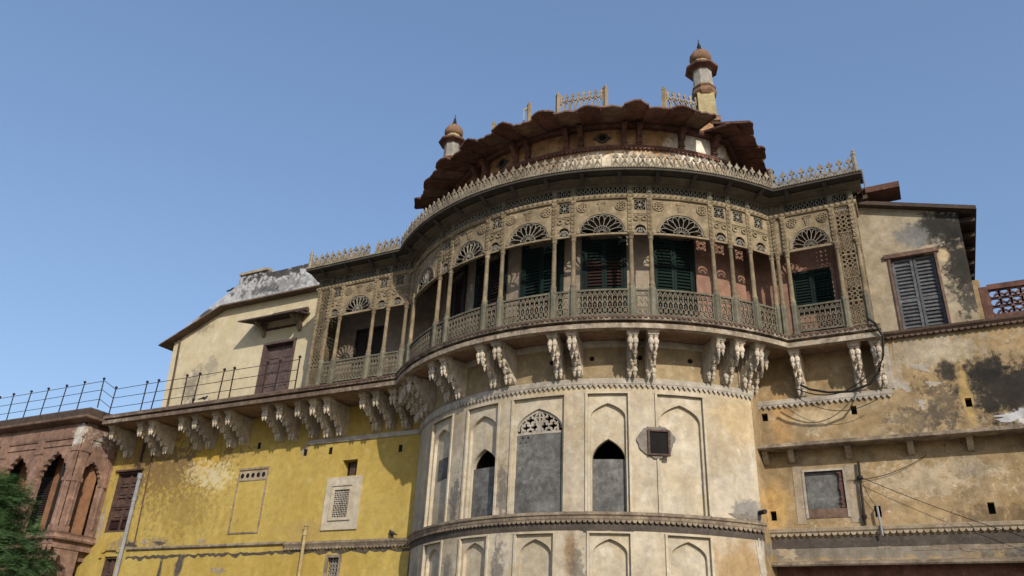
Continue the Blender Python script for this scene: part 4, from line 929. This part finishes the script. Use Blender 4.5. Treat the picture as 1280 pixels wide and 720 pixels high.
bk = MB().box(-.06, .06, -.03, .03, 0, .055).mesh('brick', 'red', ident, None, False)[0]
for i in range(16):
    inst('brick', bk, och, (8.03+random.uniform(-.03, .02), -YR+.05, 6.33+i*.063), random.uniform(-.1, .1))
# ledge with small corbels
strip_sweep(sp_(5.85, 19, YR), [(-.05, 8.00), (.56, 7.97), (.60, 8.00), (.60, 8.09), (.56, 8.11), (-.05, 8.16)]).build('ledge', 'cornice', och, WID)
kb = MB(); kb.polyx([(0, 0), (.34, 0), (.34, -.08), (.24, -.12), (.22, -.22), (.1, -.34), (0, -.36)], -.08, .08); kme = kb.mesh('corbel', 'cornice_r', ident, None, False)[0]
for x in (6.05, 6.78, 8.35, 9.95, 11.4, 12.75, 14.2): inst('corbel', kme, och, (x, -YR, 7.99))
strip_sweep(sp_(5.9, 19, YR), [(-.03, 5.62), (.06, 5.62), (.12, 5.68), (.14, 5.76), (-.03, 5.81)]).build('string_course', 'cornice_r', och, WID)
teeth([(5.95, -YR-.05), (19, -YR-.05)], 5.64, .085, .165, .035, True).build('course_scallops', 'cornice_r', och, WID)
strip_sweep(sp_(5.9, 19, YR), [(-.03, 5.22), (.012, 5.25), (.018, 5.4), (.012, 5.52), (-.03, 5.55)]).build('rough_render_strip', 'strip', och, WID)
strip_sweep(sp_(5.9, 19, YR), [(-.05, 4.78), (.25, 4.74), (.28, 4.78), (.28, 4.84), (-.05, 4.92)]).build('lower_ledge', 'cornice', och, WID)
strip_sweep(sp_(5.7, 9.75, YR), [(-.03, 9.42), (.04, 9.42), (.06, 9.46), (.06, 9.58), (-.03, 9.63)]).build('upper_band', 'band', och, WID)
teeth([(5.9, -YR-.02), (9.75, -YR-.02)], 9.43, .10, .16, .035).build('band_scallops', 'band', och, WID)
strip_sweep(sp_(9.75, 19, YR), [(-.03, 11.10), (.08, 11.12), (.20, 11.22), (.22, 11.28), (-.03, 11.34)]).build('parapet_cornice', 'leafred', och, WID)
teeth([(9.8, -YR-.1), (19, -YR-.1)], 11.15, .075, .16, .04, True).build('cornice_scallops', 'leafred', och, WID)
b = MB(); b.box(9.62, 9.82, -.02, .03, 9.6, 10.9); b.build('peeled_render', 'band', och, fo)

def flake(par, mp, s, z, rx, rz, mat, seed, dd=.012, name='plaster_patch'):
    rg = random.Random(seed); n = 46; a, b_, c_ = rg.uniform(0, 6), rg.uniform(0, 6), rg.uniform(0, 6)
    pts = []
    for i in range(n):
        t = 2*pi*i/n; q = 1+.26*sin(2*t+a)+.22*sin(3*t+b_)+.2*sin(5*t+c_)+.15*sin(9*t+a)+rg.uniform(-.2, .2); pts.append((s+rx*q*cos(t), z+rz*q*sin(t)))
    MB().poly(pts, -.03, dd).build(name, mat, par, mp)
for i, (x, z, rx, rz, mt) in enumerate(((10.6, 10.15, .18, .14, 'band'), (10.8, 9.62, .13, .09, 'band'), (10.42, 9.08, .12, .12, 'band'), (9.95, 10.3, .16, .5, 'cornice_r'), (9.92, 9.75, .22, .25, 'band'),
        (12.75, 8.5, .5, .14, 'parapet'), (9.0, 5.35, .5, .12, 'cornice'), (10.8, 5.2, .8, .13, 'cornice'), (6.35, 5.1, .25, .2, 'cornice_r'), (11.3, 7.15, .3, .2, 'cornice_r'))):
    flake(och, fo, x, z, rx, rz, mt, 40+i, .007+.001*(i % 4))
for i, (ph, z, rx, rz, mt) in enumerate(((50.4, 4.4, .14, .9, 'band'), (47.5, 5.95, .35, .10, 'patch'), (17.6, 5.42, .62, .12, 'strip'), (-49.6, 5.0, .10, .8, 'cement'))):
    flake(bast, curve(ph, RD), 0, z, rx, rz, mt, 70+i, .016+.001*i)
for i, (x, z, rx, rz, mt) in enumerate(((-17.0, 5.05, .14, .5, 'strip'), (-18.05, 4.8, .06, .6, 'strip'), (-20.1, 6.0, .28, .10, 'strip'), (-19.3, 6.1, .22, .09, 'cornice_r'), (-18.4, 6.02, .3, .07, 'strip'), (-16.0, 6.02, .3, .06, 'cornice_r'), (-14.8, 4.9, .3, .12, 'cornice_r'), (-11.4, 9.35, .12, .25, 'cornice_r'), (-22.4, 7.0, .25, .7, 'cornice_r'), (-16.2, 8.75, .14, .22, 'cream'), (-15.8, 8.45, .10, .12, 'cream'), (-16.5, 8.4, .08, .2, 'cream'))):
    flake(yel, fm, x, z, rx, rz, mt, 90+i, .007+.001*(i % 4))

# ================================================================== RIGHT UPPER HOUSE
hou = thing('mouldy_house', (11, -YR, 11.3), 'buff plastered upper house with black mould round a grey louvred window', 'house')
fh = flat(0, -YR+.02)
b = MB(); b.poly([(9.4, 11.28), (10.24, 11.28), (10.24, 13.78), (11.58, 13.70), (11.58, 11.28), (12.30, 11.28), (12.36, 14.92), (9.4, 15.85)], -7, 0); b.build('wall', 'house', hou, fh)
rf = MB(); yy0, yy1 = -YR-.22, 5.0
rf.v += [(9.35, yy0, 15.84), (12.85, yy0, 14.80), (9.35, yy1, 15.84), (12.85, yy1, 14.80)]; rf.v += [(x, y, z+.13) for x, y, z in rf.v]
rf.f += [(0, 1, 3, 2), (4, 5, 7, 6), (0, 1, 5, 4), (1, 3, 7, 5), (3, 2, 6, 7), (2, 0, 4, 6)]
rf.build('roof', 'roofedge', hou, WID)
for y in (-3.6, -2.6, -1.6, -.6, .4): MB().box(12.32, 12.8, -.07, .07, 14.66, 14.82).build('rafter', 'roofedge', hou, flat(0, y))
wm = flat(10.91, -YR+.02)
b = MB(); b.box(-.67, -.60, -.3, .05, 11.28, 13.75); b.box(.60, .67, -.3, .05, 11.28, 13.70); b.box(-.78, .74, -.3, .08, 13.72, 13.86); b.box(-.67, .67, -.35, -.25, 11.28, 13.75); b.build('window_frame', 'redlt', hou, wm)
for a, c in ((-.59, -.01), (.01, .59)): louvre_leaf(hou, wm, a, c, 11.32, 13.68, 'greywood', lambda z: 'greywood', .12, -.12, 12.3)
b = MB(); b.box(9.72, 10.95, -.5, .35, 16.02, 16.22); b.build('projecting_stone', 'red', top, flat(0, -YR)); 
MB().box(9.3, 10.0, -3, .3, 15.85, 16.05).build('stone_support', 'roofedge', top, flat(0, -YR))
# pierced parapet
par = thing('pierced_parapet', (15, -YR, 11.33), 'red sandstone parapet pierced with interlaced circles beside the mouldy house', 'parapet')
for x in (12.55, 16.2): MB().box(x-.11, x+.11, -.2, .06, 11.32, 12.36).build('post', 'red', par, flat(0, -YR+.08))
MB().box(12.30, 12.50, -.3, .05, 11.3, 12.62).build('end_pier', 'ochre', par, flat(0, -YR+.08))
MB().box(12.66, 16.1, -.14, .05, 12.26, 12.42).build('top_rail', 'red', par, flat(0, -YR+.08)); MB().box(12.66, 16.1, -.14, .05, 11.33, 11.48).build('bottom_rail', 'red', par, flat(0, -YR+.08))
for i in range(13):
    b = MB(); x0 = 12.66+i*.265
    for j in range(3): b.ring((x0+.13, 11.48+.13+j*.26), .145, .055, -.07, -.01, 10); b.ring((x0+.265, 11.48+j*.26+.0), .145, .055, -.07, -.011, 10, 0, pi) if i < 12 else None
    b.build('pierced_slab', 'red', par, flat(0, -YR+.08))

# ================================================================== SANDSTONE ORIEL
ori = thing('sandstone_oriel', (-26, -6.25, 6), 'red sandstone oriel with cusped arches and corbels at the end of the yellow wing', 'oriel')
fq = flat(0, -6.25); OX = -22.5
ARX = [(-23.90, .95), (-26.55, .95), (-29.2, .95)]
b = MB()
eds = [-30.6]+[(ARX[i][0]+ARX[i+1][0])/2 for i in (1, 0)]+[OX]
for (cx, hf), s0, s1 in zip(ARX[::-1], eds[:-1], eds[1:]):
    arch_plate(b, s0, s1, 6.25, 11.1, cusped(cx, hf, 6.33, 8.55, 9.85), -.16, 0)
b.build('front_wall', 'redwall', ori, fq)
sm_ = lambda s, d, z: (OX+d, s, z)
b = MB(); arch_plate(b, -6.25, -YL-.0, 6.25, 11.1, cusped(-5.42, .56, 6.33, 8.5, 9.45), -.16, -.002); b.build('side_wall', 'redwall', ori, sm_)
for cx, hf in ARX:
    rl = MB(); op = cusped(cx, hf+.1, 6.33, 8.55, 9.87)[1:-1]; rl.line(op, .07, 0, .05)
    rl.box(cx-hf-.28, cx+hf+.28, 0, .05, 10.06, 10.14); rl.build('arch_moulding', 'redwall', ori, fq)
    lv = MB(); lv.box(cx-hf-1.35, cx-1.15, -1.0, -.9, 6.3, 9.8)
    lo_ = lv.build('louvre_screen', 'darkwood', ori, fq)
    for i in range(24):
        q = MB(); z = 6.45+i*.10; q.polyx([(-.9, z), (-.9, z+.02), (-.85, z-.04), (-.85, z-.06)], cx-hf-1.3, cx-1.2); q.build('slat', 'darkwood', lo_, fq)
    f_ = fan(MB(), cx-1.7, 9.0, .42, .42, 7, .03, (-.88, -.84)); f_.build('fan_grille', 'darkwood', lo_, fq)
    MB().box(cx-1.15, cx+.30, -.95, -.85, 6.3, 10).build('inner_wall', 'orange', ori, fq)
MB().box(-30.6, OX-.36, -1.4, -1.0, 6.2, 10.5).build('back_wall', 'orange', ori, fq)
MB().box(-30.6, OX-.02, -1.8, -.02, 6.1, 6.26).build('floor_slab', 'redwall', ori, fq)
MB().box(-30.6, OX-.02, -1.8, -.36, 9.95, 10.1).build('ceiling', 'orange', ori, fq)
MB().box(-6.2, -4.5, -.95, -.9, 6.3, 10).build('louvre_screen', 'darkwood', ori, sm_); MB().box(-4.5, -3.6, -.95, -.9, 6.3, 10).build('inner_wall', 'orange', ori, sm_)
def col_strip(s, mp, w_=.2):
    b = MB(); b.box(s-w_, s+w_, -.02, .09, 6.35, 9.85); b.box(s-w_-.04, s+w_+.04, -.02, .12, 6.35, 6.6); b.box(s-w_-.04, s+w_+.04, -.02, .13, 8.45, 8.62); b.box(s-w_-.04, s+w_+.04, -.02, .13, 9.75, 9.9); b.box(s-w_-.02, s+w_+.02, -.02, .105, 9.9, 10.4)
    b.lathe(s, .09, [(.07, 6.6), (.06, 8.0), (.06, 8.45)], 8); b.build('pilaster', 'redwall', ori, mp)
for s in (eds[1], eds[2], OX-.26): col_strip(s, fq)
col_strip(-6.02, sm_, .17); col_strip(-4.78, sm_, .13)
def opath(d): return [(-30.6, -6.25-d), (OX+d, -6.25-d), (OX+d, -YL+.02)]
for pr, nm, mt in (([(-.1, 6.05), (.12, 6.05), (.16, 6.12), (.10, 6.2), (.10, 6.27), (.14, 6.34), (-.1, 6.345)], 'floor_moulding', 'redwall'), ([(-.1, 10.35), (.05, 10.35), (.08, 10.45), (.06, 10.9), (-.1, 10.9)], 'frieze', 'redwall'),
                   ([(-.1, 11.02), (.10, 11.02), (.42, 11.10), (.45, 11.14), (.45, 11.22), (-.1, 11.30)], 'chajja', 'redlt'), ([(-.1, 11.29), (.22, 11.27), (.24, 11.56), (.18, 11.64), (-.1, 11.67)], 'roof_edge', 'roofedge')):
    strip_sweep(opath, pr).build(nm, mt, ori, WID)
b = MB(); b.add([(-30.6, -6.2, 11.6), (OX, -6.2, 11.6), (OX, -2, 11.6), (-30.6, -2, 11.6)], [(0, 1, 2, 3)]); b.build('roof_deck', 'slab', ori, WID)
b = MB()
for i, (d, z0, z1) in enumerate(((-.05, 5.72, 6.06), (-.35, 5.35, 5.73), (-.75, 4.95, 5.36), (-1.2, 4.4, 4.96), (-1.6, 0, 4.41))): b.box(-30.6, OX+d+.0, -4, d, z0, z1)
b.build('stepped_underside', 'redwall', ori, fq)
cbm = MB(); cbm.polyx([(-1.3, 0), (.06, 0), (.06, -.2), (-.12, -.3), (-.2, -.5), (-.5, -.62), (-.6, -.9), (-.9, -1.05), (-1.0, -1.35), (-1.3, -1.4)], -.11, .11)
for s_ in (-1, 1): bud(cbm, s_*.05, 0, -.15, .07, .34); bud(cbm, s_*.05, -.38, -.55, .07, .3)
ome = cbm.mesh('corbel', 'redwall', ident, 50, False)[0]
for x in (-22.7, -23.05, -24.9, -25.25, -27.6, -27.95): inst('corbel', ome, ori, (x, -6.25, 6.05))

# ================================================================== IRON RAILING
irn = thing('iron_railing', (-18, -6.1, 11.26), 'thin black iron railing with three rails along the walkway and oriel roof', 'railing')
ipost = MB().tube([(0, 0, 0), (0, 0, 1.32)], .028, 6).lathe(0, 0, [(.03, 1.30), (.06, 1.33), (.065, 1.37), (.03, 1.41)], 8).mesh('post', 'iron', ident, None, False)[0]
WX = [-21.44, -19.43, -18.78, -16.99, -16.33, -14.92, -14.31, -12.58, -11.95, -10.9]
for x in WX: inst('post', ipost, irn, (x, -6.1, 11.22), 0, rot=(random.uniform(-.03, .03), random.uniform(-.04, .04), 0))
OXs = [-22.2, -23.62, -24.88, -26.2, -27.45, -28.7, -29.9]
for x in OXs: inst('post', ipost, irn, (x, -6.2, 11.68), 0, rot=(random.uniform(-.03, .03), random.uniform(-.04, .04), 0))
for q in (.40, .84, 1.26):
    MB().tube([(-30.4, -6.2, 11.68+q), (-26, -6.2, 11.67+q-.01), (-22.2, -6.2, 11.67+q)], .014, 5).build('rail', 'iron', irn, WID)
    MB().tube([(-22.2, -6.2, 11.67+q), (-21.44, -6.1, 11.22+q)], .014, 5).build('rail', 'iron', irn, WID)
    MB().tube([(x, -6.1, 11.22+q+random.uniform(-.01, .01)) for x in WX], .014, 5).build('rail', 'iron', irn, WID)

# ================================================================== PIPES, POLE, CABLES
def run(name, pts, r, mat, label, cat, n=8, extra=None):
    c = Vector(pts[0]); t = MB().tube(pts, r, n)
    if extra: extra(t)
    return tag(t.build(name, mat, None, WID, 40), label, cat)
run('drain_pipe', [(-20.42, -YL-.12, 8.95), (-20.42, -YL-.12, 8.2), (-20.40, -YL-.12, 0)], .085, 'pipe', 'thick grey plastic drainpipe down the yellow wall beside the wooden window', 'pipe', extra=lambda t: (t.lathe(-20.42, -YL-.12, [(.11, 8.75), (.115, 8.95), (.115, 9.0), (.09, 9.0)], 10), t.lathe(-20.41, -YL-.12, [(.105, 7.8), (.105, 7.95)], 10)))
run('waste_pipe', [(-20.75, -YL-.06, 10.9), (-20.72, -YL-.06, 9.2)], .05, 'wood', 'rusty brown waste pipe from the walkway down to the grey drainpipe', 'pipe')
run('conduit', [(-20.1, -YL-.04, 10.3), (-19.95, -YL-.04, 8.0), (-19.85, -YL-.04, 5.95)], .026, 'wood', 'thin dark conduit running down the stained yellow wall', 'conduit', 6)
run('vent_pipe', [(-10.62, -YL-.16, 6.3), (-10.60, -YL-.16, 0)], .062, 'ypipe', 'cream painted pipe with a metal cap standing against the yellow wall', 'pipe', extra=lambda t: t.lathe(-10.62, -YL-.16, [(.085, 6.05), (.085, 6.2), (.06, 6.24), (.06, 6.36), (.09, 6.38), (.09, 6.44), (.03, 6.46)], 8))
run('gutter_pipe', [(-19.75, -YL-.1, 11.25), (-19.85, -YL-.1, 13.5), (-20.0, -YL-.1, 15.3)], .045, 'roofedge', 'dark gutter pipe down the corner of the cream house', 'pipe')
run('water_spout', [(5.75, -4.6, 6.12), (6.05, -4.95, 6.10)], .065, 'iron', 'short dark waterspout poking from the corner of the bastion', 'spout')
run('iron_pole', [(8.56, -YR-.10, 7.55), (8.52, -YR-.10, 6.6), (8.50, -YR-.08, 5.80)], .035, 'iron', 'rusty iron pole bolted upright to the ochre wall', 'pole', extra=lambda t: (t.lathe(8.545, -YR-.1, [(.03, 7.02), (.08, 7.06), (.08, 7.12), (.03, 7.16)], 8), t.lathe(8.51, -YR-.09, [(.03, 5.95), (.07, 6.0), (.07, 6.06), (.03, 6.1)], 8)))
run('service_pipe', [(8.86, -YR-.02, 6.30), (8.87, -YR-.16, 6.25), (8.90, -YR-.16, 5.50)], .03, 'pipe', 'pale thin pipe bent out of a socket in the ochre wall', 'pipe')
def sag(a, b, s, n=16):
    a, b = Vector(a), Vector(b); return [tuple(a.lerp(b, i/n)-Vector((0, 0, s*4*(i/n)*(1-i/n)))) for i in range(n+1)]
cabl = [(7.35, -4.75, 9.72), (7.6, -4.75, 9.55), (8.1, -4.75, 9.40), (8.7, -4.75, 9.36), (9.2, -4.75, 9.52), (9.5, -4.78, 9.85), (9.68, -4.85, 10.3), (9.76, -4.95, 10.8), (9.62, -5.05, 11.2), (9.45, -5.02, 11.4)]
run('cable_bundle', cabl, .034, 'cable', 'black cable bundle looping under the end of the veranda', 'cable', 6)
run('cable', sag((7.2, -4.5, 9.7), (9.66, -4.8, 10.2), .55), .018, 'cable', 'thin black cable sagging just below the thick bundle', 'cable', 5)
run('cable', sag((7.0, -4.2, 9.65), (9.3, -4.3, 9.2), .42), .010, 'cable', 'faint hairline wire sagging lowest across the ochre wall under the veranda', 'wire', 4)
run('cable', sag((8.55, -YR-.15, 7.1), (13.4, -YR-.3, 4.85), .12), .009, 'cable', 'long black wire slanting down the wall from the iron pole', 'wire', 4)
run('cable', sag((8.55, -YR-.15, 7.1), (8.86, -YR-.1, 6.28), .12), .008, 'cable', 'short black wire from the iron pole to the wall socket', 'wire', 4)
run('cable', sag((8.2, -YR-.06, 7.05), (10.3, -YR-.08, 7.6), .18), .009, 'cable', 'thin wire drooping over the ochre wall beside the pole under the ledge', 'wire', 4)

# ================================================================== BIRDS
def bird(x, y, z, rz, label, k=1.0):
    b = MB()
    def ell(c, r, n=8, m_=5):
        pr = [(max(.001, sin(pi*i/m_)), -cos(pi*i/m_)) for i in range(m_+1)]; vs = []; fs = []
        for rr, zz in pr:
            for q in range(n): vs.append((c[0]+r[0]*rr*cos(2*pi*q/n), c[1]+r[1]*rr*sin(2*pi*q/n), c[2]+r[2]*zz))
        for i in range(m_):
            for q in range(n): fs.append((i*n+q, i*n+(q+1) % n, (i+1)*n+(q+1) % n, (i+1)*n+q))
        b.add(vs, fs)
    ell((0, 0, .13), (.14, .07, .075)); ell((.12, 0, .22), (.045, .042, .045))
    b.tube([(.10, 0, .15), (.12, 0, .21)], .04, 6); b.poly([(.155, .225), (.2, .21), (.155, .205)], -.012, .012); b.poly([(-.10, .14), (-.30, .07), (-.29, .045), (-.08, .08)], -.03, .03)
    for s_ in (-1, 1): b.tube([(.02, s_*.03, .08), (.02, s_*.03, 0)], .009, 4)
    ca, sa = cos(rz), sin(rz)
    return tag(b.build('perched_bird', 'bird', None, lambda s, d, z_: (x+k*(s*ca-d*sa), y+k*(s*sa+d*ca), z+k*z_), 60), label, 'bird')
bird(-16.2, -6.2, 11.28, 2.6, 'grey pigeon on the walkway edge facing the corner of the cream house', .85)
bird(-15.6, -6.2, 11.28, .4, 'grey pigeon on the walkway edge facing the brown door', .85)
bird(-6.75, -YL-.12, 5.87, 2.8, 'small dark bird on the string course where yellow wall meets the bastion')
bird(-17.45, -YL+.15, 17.40, .3, 'dark crow perched on the stained parapet of the cream house', 1.2)

# ================================================================== TREE
tre = thing('feathery_tree', (-17.2, -12.6, 0), 'dark green feathery tree with yellow blossoms in front of the sandstone oriel', 'tree')
tx, ty = -17.2, -12.6
tr = MB().tube([(tx, ty, 0), (tx+.1, ty, 1.6), (tx-.05, ty+.1, 3.2), (tx, ty, 4.6)], [.22, .17, .12, .05], 9)
random.seed(11)
for i in range(16):
    a = random.uniform(0, 2*pi); z = random.uniform(1.8, 4.6); l = random.uniform(1.0, 2.2)*(1-(z-3)*.12)
    tr.tube([(tx, ty, z), (tx+cos(a)*l*.5, ty+sin(a)*l*.5, z+l*.25), (tx+cos(a)*l, ty+sin(a)*l, z+l*.4)], [.06, .035, .012], 6)
tr.build('trunk', 'bark', tre, WID, 60)
cl = MB(); fl = MB()
tips = []
for i in range(560):
    a = random.uniform(0, 2*pi); h_ = random.uniform(0, 1); z = 2.2+h_*4.3
    R_ = 2.45*(1-abs(h_-.3)**1.3*1.0)*random.uniform(.35, 1.08)
    if h_ > .55: R_ *= .9
    tips.append(Vector((tx+cos(a)*R_, ty+sin(a)*R_, z+random.uniform(-.3, .3))))
for t in tips:
    outd = Vector((t.x-tx, t.y-ty, .5)).normalized()
    for j in range(13):                                 # drooping sprays carrying rows of leaflets
        d0 = (outd+Vector((random.uniform(-1, 1), random.uniform(-1, 1), random.uniform(-.5, .9)))).normalized(); L_ = random.uniform(.30, .62); p = t.copy(); dd = d0.copy()
        side = dd.cross(Vector((0, 0, 1))); side = side.normalized() if side.length > .01 else Vector((1, 0, 0))
        for s_ in range(9):
            p = p+dd*L_/9; dd = (dd+Vector((0, 0, -.09))).normalized()
            for sg in (-1, 1):
                q = (side*sg+dd*.5+Vector((0, 0, random.uniform(-.5, .3)))).normalized(); w_ = .011; l = random.uniform(.12, .22); u = dd*w_
                cl.v += [tuple(p-u), tuple(p+q*l), tuple(p+u)]; n_ = len(cl.v); cl.f.append((n_-3, n_-2, n_-1))
    if random.random() < .05: fl.lathe(t.x+outd.x*.3, t.y+outd.y*.3, [(.008, t.z+.1), (.022, t.z+.115), (.008, t.z+.13)], 5)
cl.build('crown', 'leaf', tre, WID, recalc=False)['kind'] = 'stuff'
fl.build('blossoms', 'flower', tre, WID)['kind'] = 'stuff'
